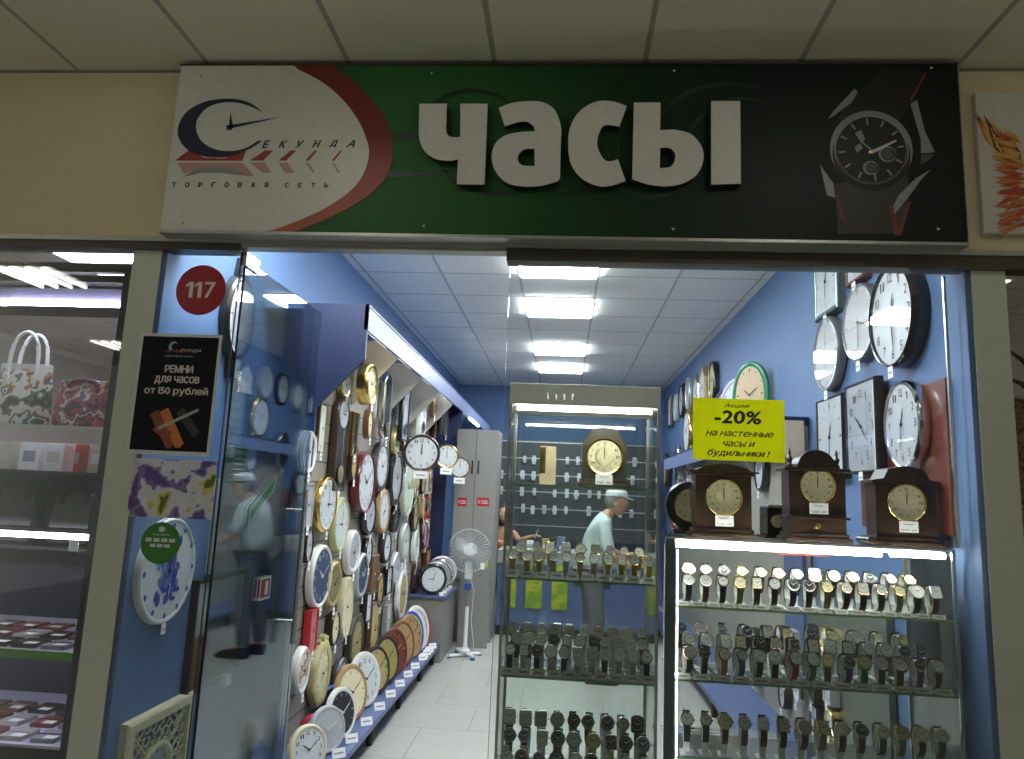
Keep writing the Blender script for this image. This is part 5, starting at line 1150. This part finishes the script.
# yellow-green cards on the counter front
yg = blotch_mat('yellow_green_print', [(0, (.20, .30, .02)), (.45, (.34, .42, .02)), (.55, (.50, .50, .03)), (.62, (.28, .34, .05))], 9)
for i, (px0, px1) in enumerate(((503, 514), (526, 540), (552, 566))):
    p0 = aty(px0, 578, ky-.01); p1 = aty(px1, 640, ky-.01); b = MB(); b.box(p0.x, p1.x, ky-.014, ky-.004, .30, .76, yg, .002)
    tag(b.build('display_card'), 'yellow-green upright card on the blue counter front, %s of three' % ('left', 'middle', 'right')[i], 'card', 'yellow-green cards on the counter')
# watch wall far behind
T = thing('watch_wall', 'dark slatted board hung with watches at the back of the shop', 'display board'); wy = 7.55
b = MB(); b.box(-1.0, 1.25, wy, wy+.04, .9, 2.28, M('charcoal_board', (.045, .05, .06), .5), .003); b.build('board', T)
for k in range(6): b = MB(); b.box(-.99, 1.24, wy-.006, wy-.0005, 1.08+.235*k, 1.095+.235*k, ALU); b.build('rail', T)
random.seed(31)
for r_, pz in enumerate((2.02, 1.785, 1.55, 1.315)):
    for c_ in range(13):
        if random.random() < .12: continue
        x = -.88+.155*c_+random.uniform(-.02, .02); sq = random.random() < .25; s_ = random.uniform(.040, .056)
        T = thing('display_watch', f'pale watch on white cushion, back watch wall, {rown[r_]} row, {ORD[c_]} column', 'watch', (x, wy-.007, pz+random.uniform(-.015, .015)), 0, 'watches on the back wall')
        b = MB(); b.box(-s_*.5, s_*.5, -.035, 0, -s_*1.3, s_*1.1, M('cushion_white', (.62, .64, .64), .6), .008); b.build('cushion', T)
        b = MB(); b.lathe([(.001, -.036), (s_*.72, -.036), (s_*.72, -.046), (.001, -.047)], (0, 0, 0), DWHITE if c_ % 4 else SILVER, 4 if sq else 16, 'y'); b.build('watch_head', T)
for k in range(3):
    T = thing('pale_box', f'small {"white gold blue".split()[k]} packet on the sales counter, {ORD[k]} from left', 'box', (-.35+.17*k, ky+.2, .9008), .2*k, 'packets on the sales counter'); b = MB(); b.box(-.04, .04, -.03, .03, 0, .10+.03*k, [PAPER, OCHRE, SOFF][k], .003); b.build('body', T); b = MB(); b.box(-.03, .03, -.0318, -.0305, .02, .06, [PRINT, PAPER, PAPER][k]); b.build('label', T)

# ------------------------------------------------------------------ standing fan
fx, fy = -.865, 4.20
T = thing('standing_fan', 'white pedestal fan with round wire guard standing before the grey cabinet', 'fan', (fx, fy, 0))
for a in (35, 125):
    b = MB(); q = math.radians(a); u = Vector((math.cos(q), math.sin(q), 0)); pts = [u*-.16, u*-.1, u*.1, u*.16]; b.tube([Vector((0, 0, .018 if a == 35 else .034))+v for v in pts], [.012, .016, .016, .012], FANW, 10); b.build('base_bar', T, smooth=True)
    for s in (-1, 1): b = MB(); b.box(u.x*.16*s-.02, u.x*.16*s+.02, u.y*.16*s-.02, u.y*.16*s+.02, .0, .006 if a == 35 else .021, BLUEP, .002); b.build('foot_cap', T)
b = MB(); b.lathe([(.05, .045), (.05, .06), (.03, .075), (.018, .10), (.018, .45), (.001, .451)], (0, 0, 0), FANW, 20); b.build('pole', T, smooth=True)
b = MB(); b.cyl((0, 0, .45), (0, 0, .72), .010, STEEL, 12); b.build('inner_pole', T)
b = MB(); b.box(-.032, .032, -.035, .03, .60, .66, BLUEP, .008); b.build('blue_collar', T)
b = MB(); b.box(-.035, .035, -.04, .03, .70, .86, FANW, .012); o = b.build('control_box', T)
HZ = .965; C_ = Vector((0, -.02, HZ))
b = MB(); b.lathe([(.001, .10), (.045, .09), (.06, .05), (.06, .0), (.03, -.01), (.001, -.012)], (0, .03, HZ), FANW, 20, 'y'); b.build('motor_housing', T, smooth=True)
for k in range(3):
    b = MB(); a0 = 2*PI*k/3+.4; V_ = []; nn = 8
    for i in range(nn+1):
        t = i/nn; r1 = .035+.135*t
        for j in range(5):
            s_ = (j/4-.5); a = a0+s_*(.75+.5*math.sin(PI*min(t*1.1, 1)))+.25*t; V_.append((r1*math.cos(a), -.045-.03*s_, HZ+r1*math.sin(a)))
    F_ = [(i*5+j, i*5+j+1, (i+1)*5+j+1, (i+1)*5+j) for i in range(nn) for j in range(4)]; b.add(V_, F_, BLADE); b.build('blade', T, smooth=True)
b = MB(); b.lathe([(.001, -.062), (.032, -.06), (.036, -.03), (.001, -.028)], (0, 0, HZ), FANW, 18, 'y'); b.build('blade_hub', T, smooth=True)
for nm, yy, sg_ in (('front_guard', -.05, -1), ('rear_guard', -.05, 1)):
    b = MB(); R0 = .198
    b.tube([(R0*math.cos(2*PI*k/40), yy, HZ+R0*math.sin(2*PI*k/40)) for k in range(40)], .0045, FANW, 6, closed=True)
    for k in range(36):
        a = 2*PI*k/36; b.tube([(R0*math.cos(a), yy, HZ+R0*math.sin(a)), (R0*.8*math.cos(a+.05), yy+sg_*.045, HZ+R0*.8*math.sin(a+.05)), (.04*math.cos(a+.1), yy+sg_*.06, HZ+.04*math.sin(a+.1))], .0011, FANW, 4)
    if sg_ < 0: b.lathe([(.001, -.116), (.042, -.114), (.046, -.108), (.001, -.105)], (0, 0, HZ), FANW, 20, 'y')
    b.build(nm, T)
b = MB(); b.tube([(.0, .03, .75), (.05, .04, .6), (.04, .05, .3), (.07, .08, .1), (.05, .15, .008)], .003, FANW, 6); b.build('power_cord', T)
p_ = Vector((.14, -.05, HZ-.13)); b = MB(); b.box(p_.x-.02, p_.x+.02, -.120, -.118, p_.z-.03, p_.z+.03, PAPER); b.box(p_.x+.02, p_.x+.05, -.122, -.120, p_.z-.01, p_.z+.03, M('lime_tag', (.35, .55, .05), .5)); b.build('hang_tag', T)

# ------------------------------------------------------------------ people
def skin_body(name, V, E, root, mat, parent=None, sub=2):
    """V: list of (x, y, z, radius or (rx, ry)); one continuous skinned surface"""
    me = bpy.data.meshes.new(name); me.from_pydata([v[:3] for v in V], E, []); o = bpy.data.objects.new(name, me); COL.objects.link(o)
    me.materials.append(mat)
    sk = o.modifiers.new('skin', 'SKIN'); sk.use_smooth_shade = True; sk.branch_smoothing = .3
    if not me.skin_vertices: me.attributes.new if 0 else None
    bm = bmesh.new(); bm.from_mesh(me); ly = bm.verts.layers.skin.verify()
    bm.verts.ensure_lookup_table()
    for i, v in enumerate(V):
        r = v[3]; bm.verts[i][ly].radius = r if isinstance(r, tuple) else (r, r); bm.verts[i][ly].use_root = (i == root)
    bm.to_mesh(me); bm.free()
    ss = o.modifiers.new('sub', 'SUBSURF'); ss.levels = sub; ss.render_levels = sub
    if parent: o.parent = parent
    return o
def blob(name, c, rx, ry, rz, mat, parent, sub=3, shape=None):
    bm = bmesh.new(); bmesh.ops.create_icosphere(bm, subdivisions=sub, radius=1)
    for v in bm.verts:
        q = v.co.copy()
        if shape: q = shape(q)
        v.co = Vector((c[0]+q.x*rx, c[1]+q.y*ry, c[2]+q.z*rz))
    b = MB(); b.frombm(bm, mat); return b.build(name, parent, smooth=True)
def hand_chain(V, E, wrist_i, wx, d, up, side):
    """palm and five fingers appended to a body skeleton"""
    d = Vector(d).normalized(); up = Vector(up).normalized(); sd = d.cross(up).normalized()*side
    w_ = Vector(wx); pi = len(V); V.append((*(w_+d*.045), (.024, .014))); E.append((wrist_i, pi))
    for k, L_ in enumerate((.065, .075, .07, .055)):
        base = w_+d*.085+sd*(.026-.0175*k); i0 = len(V); V.append((*base, .0095)); E.append((pi, i0))
        V.append((*(base+d*L_*.5-up*.008), .0085)); E.append((i0, i0+1)); V.append((*(base+d*L_*.85-up*.028), .0065)); E.append((i0+1, i0+2))
    i0 = len(V); t0 = w_+d*.03+sd*.030; V.append((*t0, .011)); E.append((pi, i0)); V.append((*(t0+d*.03+sd*.018-up*.01), .009)); E.append((i0, i0+1)); V.append((*(t0+d*.058+sd*.02-up*.02), .007)); E.append((i0+1, i0+2))
# elderly customer in a pale shirt and white cap, turned to the right and bending forward
my = 3.62; T = thing('person', 'person in pale blue-grey shirt and white cap bending forward, behind the tall showcase', 'person', (.27, my, 0))
O = Vector((.27, my, 0))
def rel(l): return l
V = [(0, 0, .93, (.13, .10)), (.01, 0, 1.05, (.12, .09)), (.035, 0, 1.18, (.125, .09)), (.07, 0, 1.27, (.11, .07)), (.125, 0, 1.365, .055), (.155, 0, 1.41, .05),
     (-.005, -.09, .86, .085), (.05, -.10, .50, .058), (.0, -.10, .10, .042), (.10, -.10, .045, .036), (.19, -.10, .028, .028),
     (-.005, .09, .86, .085), (.0, .10, .50, .058), (-.05, .10, .10, .042), (.05, .10, .045, .036), (.14, .10, .028, .028),
     (.075, -.17, 1.29, .052), (.12, -.215, 1.04, .040), (.27, -.20, .98, .029), (.34, -.19, .98, .024),
     (.075, .17, 1.29, .052), (.13, .21, 1.05, .040), (.29, .17, 1.02, .029), (.36, .15, 1.02, .024)]
E = [(0, 1), (1, 2), (2, 3), (3, 4), (4, 5), (0, 6), (6, 7), (7, 8), (8, 9), (9, 10), (0, 11), (11, 12), (12, 13), (13, 14), (14, 15), (3, 16), (16, 17), (17, 18), (18, 19), (3, 20), (20, 21), (21, 22), (22, 23)]
hand_chain(V, E, 19, V[19][:3], (1, .1, -.25), (0, 0, 1), 1); hand_chain(V, E, 23, V[23][:3], (1, -.1, -.25), (0, 0, 1), -1)
skin_body('body', V, E, 0, SKIN, T)
def headshape(q):
    q = q.copy()
    if q.z < 0: q.x *= 1-.12*abs(q.z); q.y *= 1-.25*abs(q.z); q.x += .10*abs(q.z)
    return q
hc = Vector((.195, -.005, 1.475))
hd = MB(); bm = bmesh.new(); bmesh.ops.create_icosphere(bm, subdivisions=3, radius=1)
for v in bm.verts: q = headshape(v.co); v.co = Vector((hc.x+q.x*.093, hc.y+q.y*.073, hc.z+q.z*.112))
hd.frombm(bm, SKIN); hd.lathe([(.001, -.012), (.013, 0), (.009, .022), (.001, .03)], (hc.x+.095, hc.y, hc.z-.02), SKIN, 8)
for s in (-1, 1): hd.lathe([(.001, -.006), (.020, -.004), (.024, .004), (.001, .006)], (hc.x-.012, hc.y+s*.074, hc.z-.012), SKIN, 12, 'y')
head = hd.build('head', T, smooth=True)
for s in (-1, 1):
    blob('eye', (hc.x+.083, hc.y+s*.03, hc.z+.005), .009, .011, .007, PAPER, head, 2); 
b = MB(); b.tube([(hc.x+.094, hc.y-.022, hc.z-.058), (hc.x+.100, hc.y, hc.z-.060), (hc.x+.094, hc.y+.022, hc.z-.058)], .005, M('lips', (.38, .14, .11)), 6); b.build('mouth', head)
GH = M('grey_hair', (.20, .19, .18), .8, noise=(80, .3))
blob('hair', (hc.x-.022, hc.y, hc.z+.015), .083, .079, .085, GH, T, 3)
CAPM = M('white_cap_cloth', (.62, .64, .64), .8)
cp = T
b = MB(); b.lathe([(.090, -.004), (.096, .004), (.093, .034), (.072, .056), (.03, .068), (.001, .070)], (hc.x-.002, hc.y, hc.z+.052), CAPM, 24); cap = b.build('cap', T, smooth=True)
b = MB(); b.loft([[(hc.x+.06+.085*math.cos(a), hc.y+.08*math.sin(a), hc.z+.054+dz-.03*max(0, math.cos(a))) for a in [2*PI*k/20 for k in range(20)]] for dz in (-.004, .004)], CAPM); b.build('cap_brim', cap, smooth=True)
SH_ = M('pale_shirt', (.46, .52, .53), .8, noise=(20, .1)); TR = M('dark_trousers', (.10, .11, .12), .8)
Vs = [(0, 0, .88, (.175, .138)), (.01, 0, 1.0, (.175, .138)), (.03, 0, 1.16, (.185, .142)), (.065, 0, 1.29, (.175, .130)), (.115, 0, 1.36, .075), (.075, -.175, 1.285, .066), (.115, -.222, 1.10, .058), (.12, -.222, 1.06, .054), (.075, .175, 1.285, .066), (.12, .22, 1.10, .058), (.125, .22, 1.06, .054)]
Es = [(0, 1), (1, 2), (2, 3), (3, 4), (3, 5), (5, 6), (6, 7), (3, 8), (8, 9), (9, 10)]
skin_body('shirt', Vs, Es, 0, SH_, T)
Vt = [(0, 0, .93, (.158, .122)), (-.005, -.09, .84, .10), (.05, -.10, .50, .075), (.0, -.10, .09, .062), (-.005, .09, .84, .10), (.0, .10, .50, .075), (-.05, .10, .09, .062)]
skin_body('trousers', Vt, [(0, 1), (1, 2), (2, 3), (0, 4), (4, 5), (5, 6)], 0, TR, T)
for x, y in ((.09, -.10), (.04, .10)):
    b = MB(); P = [(-.13, 0), (.12, 0), (.15, .02), (.11, .055), (0, .08), (-.10, .10), (-.14, .07)]; b.loft([[(x+px_, y+s*.045*(1 if 0 < i < 5 else .8), pz_) for i, (px_, pz_) in enumerate(P)] for s in (-1, -.5, .5, 1)], BLACKM); b.build('shoe', T, smooth=True)
# saleswoman with dark hair behind the counter
wy_ = 6.30; T = thing('person', 'person with black hair in an orange top seated behind the counter at left', 'person', (-.74, wy_, 0))
V = [(0, 0, .55, (.15, .12)), (0, 0, .72, (.12, .095)), (.0, -.02, .88, (.135, .10)), (.01, -.04, 1.02, (.13, .085)), (.02, -.06, 1.10, .045), (.02, -.07, 1.15, .042),
     (-.08, -.20, .54, .075), (-.09, -.40, .52, .055), (-.09, -.36, .12, .040), (-.09, -.44, .04, .034), (.08, -.20, .54, .075), (.09, -.40, .52, .055), (.09, -.36, .12, .040), (.09, -.44, .04, .034),
     (-.155, -.04, 1.03, .045), (-.19, -.12, .90, .036), (-.07, -.33, .945, .026), (-.02, -.37, .945, .022), (.165, -.04, 1.03, .045), (.22, -.16, .95, .036), (.34, -.27, 1.00, .027), (.37, -.29, 1.02, .022)]
E = [(0, 1), (1, 2), (2, 3), (3, 4), (4, 5), (0, 6), (6, 7), (7, 8), (8, 9), (0, 10), (10, 11), (11, 12), (12, 13), (3, 14), (14, 15), (15, 16), (16, 17), (3, 18), (18, 19), (19, 20), (20, 21)]
hand_chain(V, E, 17, V[17][:3], (1, -.2, 0), (0, 0, 1), 1); hand_chain(V, E, 21, V[21][:3], (.8, -.5, .2), (0, 0, 1), 1)
skin_body('body', V, E, 0, SKIN, T)
hc = Vector((.02, -.09, 1.26)); hd = MB(); bm = bmesh.new(); bmesh.ops.create_icosphere(bm, subdivisions=3, radius=1)
for v in bm.verts: q = headshape(Vector((-v.co.y, v.co.x, v.co.z))); v.co = Vector((hc.x+q.y*.070, hc.y-q.x*.088, hc.z+q.z*.108))
hd.frombm(bm, SKIN); hd.lathe([(.001, -.012), (.012, 0), (.008, .02), (.001, .028)], (hc.x, hc.y-.09, hc.z-.02), SKIN, 8); head = hd.build('head', T, smooth=True)
for s in (-1, 1): blob('eye', (hc.x+s*.028, hc.y-.078, hc.z+.004), .011, .008, .006, PAPER, head, 2)
b = MB(); b.tube([(hc.x-.02, hc.y-.092, hc.z-.058), (hc.x, hc.y-.098, hc.z-.06), (hc.x+.02, hc.y-.092, hc.z-.058)], .005, MATS['lips'], 6); b.build('mouth', head)
BH = M('black_hair', (.012, .010, .010), .6)
def hairshape(q):
    q = q.copy()
    if q.z < -.2: q.x *= 1.1; q.z *= 1.5
    if q.y < -.4 and q.z < .45: q.y = -.4
    return q
blob('hair', (hc.x, hc.y+.022, hc.z+.018), .088, .095, .12, BH, T, 3, hairshape)
skin_body('orange_top', [(0, 0, .62, (.145, .115)), (0, 0, .76, (.135, .11)), (0, -.02, .90, (.15, .115)), (.01, -.04, 1.01, (.14, .098))], [(0, 1), (1, 2), (2, 3)], 0, M('orange_top', (.50, .16, .06), .7), T)
skin_body('skirt', [(0, 0, .55, (.165, .135)), (-.08, -.20, .54, .09), (-.09, -.38, .525, .07), (.08, -.20, .54, .09), (.09, -.38, .525, .07)], [(0, 1), (1, 2), (0, 3), (3, 4)], 0, BLACKM, T)
T = thing('stool', 'low round black stool under the person behind the counter', 'stool', (-.74, wy_, 0)); b = MB(); b.lathe([(.001, .39), (.15, .39), (.16, .41), (.14, .43), (.001, .43)], (0, 0, 0), BLACKM, 24); b.build('seat', T)
for k in range(4): a = PI/4+k*PI/2; b = MB(); b.cyl((.10*math.cos(a), .10*math.sin(a), .389), (.15*math.cos(a), .15*math.sin(a), 0), .012, STEEL, 8); b.build('leg', T)
T = thing('pen', 'white pen held up by the seated person', 'pen', (-.74+.43, wy_-.34, 1.03)); b = MB(); b.cyl((-.01, 0, -.03), (.03, -.01, .09), .006, PAPER, 8, .003); b.build('barrel', T); b = MB(); b.cyl((-.01, 0, -.03), (-.014, .001, -.042), .006, BLUEP, 8, .001); b.build('tip', T)

# ------------------------------------------------------------------ neighbouring shop on the left
NM = M('neighbour_wall', (.40, .36, .33), .7)
b = MB(); b.box(-6, -1.76, 6, 6.1, 0, 2.9, NM); struct('wall_neighbour_left', b)
b = MB(); b.box(-1.765, -1.755, .13, 6, 0, 2.9, NM); struct('wall_neighbour_side', b)
b = MB(); b.box(-6.1, -6, .01, 6, 0, 2.9, NM); struct('wall_neighbour_end', b)
b = MB(); b.box(-6, -1.76, .12, 6.1, 2.9, 2.94, grid_mat('neighbour_ceiling_tile', (.48, .45, .43), (.3, .28, .27), .6, .6, 0, 0, .01)); struct('ceiling_neighbour', b)
b = MB(); b.box(-6, -1.79, -.002, 6, -.05, 0, MATS['mall_floor_tile']); struct('floor_neighbour', b)
b = MB(); b.box(-6, -1.792, -.004, .004, .02, 2.425, GLASS); struct('window_3', b)
b = MB(); b.box(-6, -1.792, .02, .05, 2.335, 2.375, BLACKM); b.box(-1.835, -1.815, .02, .05, .0, 2.335, BLACKM); struct('trim_3', b)
for i, (x, y) in enumerate(((-3.0, 1.6), (-2.6, 2.4), (-3.9, 2.6), (-3.2, 4.2), (-4.8, 1.6))):
    T = thing('ceiling_light', 'bright ceiling light panel in the neighbouring bag shop on the left', 'ceiling light', (x, y, 2.9), 0, 'ceiling lights in the left bag shop'); b = MB(); b.box(-.28, .28, -.28, .28, -.010, -.003, LEDW); b.build('diffuser', T)
    b = MB(); b.box(-.30, .30, -.30, .30, -.003, -.0005, WHITE); b.build('frame', T)
T = thing('bag_cabinet', 'tall dark-framed display cabinet with lit shelves in the left bag shop', 'cabinet')
cx0, cx1, c0, c1 = -3.6, -1.86, .10, .75
gy = lambda px, py, y=c0: aty(px, py, y).z
zsh = [1.70, .815, .47]
b = MB(); b.box(cx0, cx1, c1, c1+.02, .05, 1.50, M('dark_navy_back', (.012, .013, .03), .5)); b.build('back_panel', T)
b = MB(); b.box(cx0, cx1, c0+.25, c1+.02, 1.50, 1.515, BLACKM, .002); b.build('top_board', T)
for k, zz in enumerate(zsh):
    b = MB(); b.box(cx0, cx1, c0+.003, (c0+.25 if k == 0 else c1-.002), zz-.010, zz, SGLASS if k == 0 else M('grey_shelf_cloth', (.50, .48, .60), .8)); o = b.build('shelf', T)
    if k == 0: e = MB(); e.box(cx0, cx1, c0, c0+.002, zz-.012, zz+.001, ALU); e.build('shelf_edge', o)
    if k == 1:
        for q, (a0, a1, mm) in enumerate(((-3.6, -2.42, 1), (-2.42, -2.20, 0), (-2.20, cx1, 1))):
            e = MB(); e.box(a0+.001, a1-.001, c0-.003, c0+.002, zz-.030, zz+.002, M('green_shelf_edge', (.10, .32, .04), .5) if mm else PAPER); e.build('shelf_edge', o)
for x in (cx0+.01, cx1-.008):
    for y in (c0+.01, c1-.012): b = MB(); b.box(x-.008, x+.008, y-.008, y+.008, 0, 2.314, ALU if x > -3 else BLACKM); b.build('post', T)
b = MB(); b.box(cx0, cx1, c0, c1, 2.315, 2.345, BLACKM, .002); b.build('top_rail', T)
b = MB(); b.cyl((cx0+.05, c0+.06, gy(60, 303, c0+.06)), (cx1-.03, c0+.06, gy(60, 303, c0+.06)), .014, LEDW, 10); b.build('led_tube', T)
b = MB(); b.box(cx0+.05, cx1-.03, c0+.06, c0+.10, 2.245, 2.305, M('lilac_glow_colour', (.42, .40, .62), .4), .003); b.build('tube_glow_strip', T)  # purple-white glow above the tube, put into the colour of a box
b = MB(); b.cyl((cx0+.05, c0+.04, gy(60, 536, c0+.04)), (cx1-.03, c0+.04, gy(60, 536, c0+.04)), .012, LEDW, 10); b.build('led_tube', T)
b = MB(); b.cyl((cx0+.05, c0+.03, .785), (cx1-.03, c0+.03, .785), .008, LEDW, 10); b.build('led_tube', T)  # tube added out of sight behind the shelf edge to brighten the lower wallets
z_ = gy(60, 536, c0+.04); b = MB(); b.box(cx0+.02, cx1-.02, c0+.02, c0+.2, z_+.016, z_+.022, BLACKM); b.build('dark_shelf', T)
for px in (75, 95): p = aty(px, 546, c0+.02); b = MB(); b.box(p.x-.02, p.x+.02, c0+.010, c0+.012, p.z-.02, p.z+.025, PAPER); b.build('hanging_label', T)
b = MB(); b.box(cx0, cx1, c0, c1, 0, .05, BLACKM); b.build('plinth', T)
FLO = blotch_mat('floral_fabric', [(0, (.04, .04, .06)), (.38, (.12, .18, .05)), (.44, (.70, .66, .62)), (.50, (.72, .70, .66)), (.53, (.50, .24, .04)), (.57, (.06, .10, .14)), (.62, (.68, .62, .60)), (.67, (.08, .14, .05))], 13, .5, 2.)
FLO2 = blotch_mat('floral_fabric_red', [(0, (.05, .04, .07)), (.40, (.40, .06, .08)), (.46, (.12, .10, .18)), (.50, (.60, .50, .52)), (.54, (.42, .14, .03)), (.58, (.08, .05, .10)), (.64, (.48, .10, .12))], 14, .5, 2.)
def handbag(label, px0, px1, py0, py1, y, z, mat, trim, hh, hmat):
    a = aty(px0, py1, y); c = aty(px1, py0, y); w_ = c.x-a.x; h_ = c.z-a.z; T = thing('handbag', label, 'handbag', ((a.x+c.x)/2, y, z+.0006), 0, 'handbags on the glass shelf')
    b = MB(); loops = []
    for zz, kx, ky_ in ((0, .90, .8), (.012, .97, 1), (h_*.3, 1.0, 1.0), (h_*.7, .97, .75), (h_*.93, .93, .45), (h_, .90, .35)):
        loops.append([(w_/2*kx*x, .05*ky_*yy, zz) for x, yy in ((1, -.6), (.9, -1), (-.9, -1), (-1, -.6), (-1, .6), (-.9, 1), (.9, 1), (1, .6))])
    b.loft(loops, mat); b.build('body', T, smooth=True)
    b = MB(); b.box(-w_*.46, w_*.46, -.022, .022, h_*.90, h_*1.03, trim, .006); b.build('top_trim', T)
    for yy in (-.028, .028):
        b = MB(); n = 14; b.tube([(w_*.28*math.cos(PI*k/n)*(1+.2*math.sin(PI*k/n)), yy, h_*.80+hh*math.sin(PI*k/n)**.8) for k in range(n+1)], .008, hmat, 8); b.build('handle', T, smooth=True)
        for s in (-1, 1): b = MB(); b.box(s*w_*.28-.012, s*w_*.28+.012, yy-.012 if yy < 0 else yy, yy if yy < 0 else yy+.012, h_*.68, h_*.84, trim, .003); b.build('handle_tab', T)
handbag('white-handled handbag with large pale floral print on the glass shelf, left shop', -6, 53, 366, 424, .22, 1.70, FLO, WHITE, .20, WHITE)
handbag('smaller reddish floral handbag beside the white-handled one, left shop', 57, 113, 378, 422, .22, 1.70, FLO2, FLO2, .05, M('plum_leather', (.15, .05, .08), .5))
random.seed(4)
bc = [M('pale_box_card', (.55, .50, .42), .7), PAPER, WHITE, RED, M('tan_box_card', (.45, .36, .28), .7)]; bn = ['beige', 'white paper', 'white', 'red', 'tan']
for i, px in enumerate((8, 34, 58, 82, 100)):
    p = aty(px, 455, .52); wd = (.085, .10, .10, .03, .07)[i]; T = thing('carton_box', f'{bn[i]} carton on top of the dark bag cabinet, {ORD[i]} from left', 'box', (p.x, .54, 1.5158), 0, 'cartons above the dark cabinet'); b = MB(); b.box(-wd/2, wd/2, -.05, .05, 0, .13, bc[i], .003); b.build('body', T); b = MB(); b.box(-wd*.3, wd*.3, -.0512, -.0502, .04, .09, PRINT if i % 2 else M('pale_label', (.6, .55, .5))); b.build('label', T)
# dark handbags standing in the middle bay
for i, (px, wd) in enumerate(((20, .30), (75, .26))):
    pass
MB().box(cx0+.02, cx1-.02, .42, c1-.003, 1.165, 1.18, BLACKM).build('shelf', bpy.data.objects['bag_cabinet'])
for i, (px0, px1) in enumerate(((-12, 48), (54, 104))): handbag('black leather handbag in the dark middle bay of the left cabinet, '+('left one' if i == 0 else 'right one'), px0, px1, 472, 528, .55, 1.18, BLACK if i else M('dark_leather', (.03, .028, .035), .4), BLACKM, .05, BLACKM)
# wallets laid out on the two lower shelves
wc = [M('wallet_grey', (.25, .24, .28), .5), BLACK, M('wallet_maroon', (.15, .03, .04), .4), M('wallet_blue', (.08, .10, .2), .5), M('wallet_brown', (.12, .06, .04), .5), M('wallet_cream', (.4, .36, .33), .5)]
wn = ['grey', 'black', 'maroon', 'blue', 'brown', 'cream']
for sh_, zz in enumerate((.815, .47)):
    for r_ in range(3):
        for c_ in range(6):
            x = -2.62+.125*c_+random.uniform(-.008, .008); y = .18+.16*r_; k = random.randrange(6)
            T = thing('wallet', f'{wn[k]} wallet with price tag, {("upper", "lower")[sh_]} wallet shelf, {("front", "middle", "back")[r_]} row, {ORD[c_]} from left', 'wallet', (x, y, zz+.0006), random.uniform(-.1, .1), 'wallets in the left shop cabinet')
            b = MB(); b.box(-.048, .048, -.055, .055, 0, .018, wc[k], .004); b.build('body', T); b = MB(); b.box(-.002, .046, -.053, -.02, .0185, .0195, PAPER); b.build('price_tag', T)
            b = MB(); b.box(-.046, .046, -.008, -.002, .0184, .0205, GOLD if k in (1, 2) else wc[(k+1) % 6]); b.build('flap_band', T)

# ------------------------------------------------------------------ neighbouring place on the right
b = MB(); b.box(1.625, 5, 1.5, 1.6, 0, 2.15, blotch_mat('brown_chip_wall', [(0, (.10, .05, .02)), (.42, (.20, .11, .05)), (.5, (.28, .17, .08)), (.6, (.14, .08, .04))], 30)); struct('wall_neighbour_right', b)
b = MB(); b.box(1.59, 1.61, .13, 6, 0, 2.9, NM); struct('wall_neighbour_right_side', b)
b = MB(); b.box(1.61, 6, .13, 6, 2.9, 2.94, MATS['neighbour_ceiling_tile']); struct('ceiling_neighbour_right', b)
b = MB(); b.box(1.61, 6, 6, 6.1, 0, 2.9, NM); struct('wall_neighbour_far_right', b)
b = MB(); b.box(1.61, 6, 0, 6, -.05, 0, MATS['mall_floor_tile']); struct('floor_neighbour_right', b)
for (x, y) in ((2.35, 1.9), (2.8, 3.2)):
    T = thing('ceiling_light', 'ceiling light panel seen past the right pillar', 'ceiling light', (x, y, 2.9), 0, 'ceiling lights right of the pillar'); b = MB(); b.box(-.28, .28, -.28, .28, -.010, -.003, M('warm_panel_glow', (1, 1, 1), .4, emit=2.0, ecol=(1, .95, .85))); b.build('diffuser', T); b = MB(); b.box(-.30, .30, -.30, .30, -.003, -.0005, WHITE); b.build('frame', T)
T = thing('dried_plant', 'dried dark branches in a tall vase reaching past the right pillar', 'plant', (2.05, .30, 0))
b = MB(); b.lathe([(.001, .002), (.13, .002), (.17, .3), (.13, .8), (.07, 1.05), (.09, 1.12), (.06, 1.11), (.001, 1.0)], (0, 0, 0), M('brown_vase', (.10, .05, .03), .3), 28); b.build('vase', T, smooth=True)
TW = M('dry_twig', (.06, .045, .02), .8)
for i, (px, py) in enumerate(((1003, 346), (1000, 375), (1004, 398), (1030, 300), (1050, 360))):
    e = aty(px, py, .25)-Vector((2.05, .30, 0)); b = MB(); m_ = Vector((e.x*.35, 0, (e.z+1.1)/2+.35)); b.tube([(0, 0, 1.0), (e.x*.08, 0, 1.35), tuple(m_), tuple(m_.lerp(e, .55)+Vector((0, 0, .03))), tuple(e)], [.006, .006, .008, .010, .002], TW, 6); b.build('branch', T, smooth=True)
T = thing('twine', 'thin pale cord across the right pillar at mid height', 'cord') if 0 else None
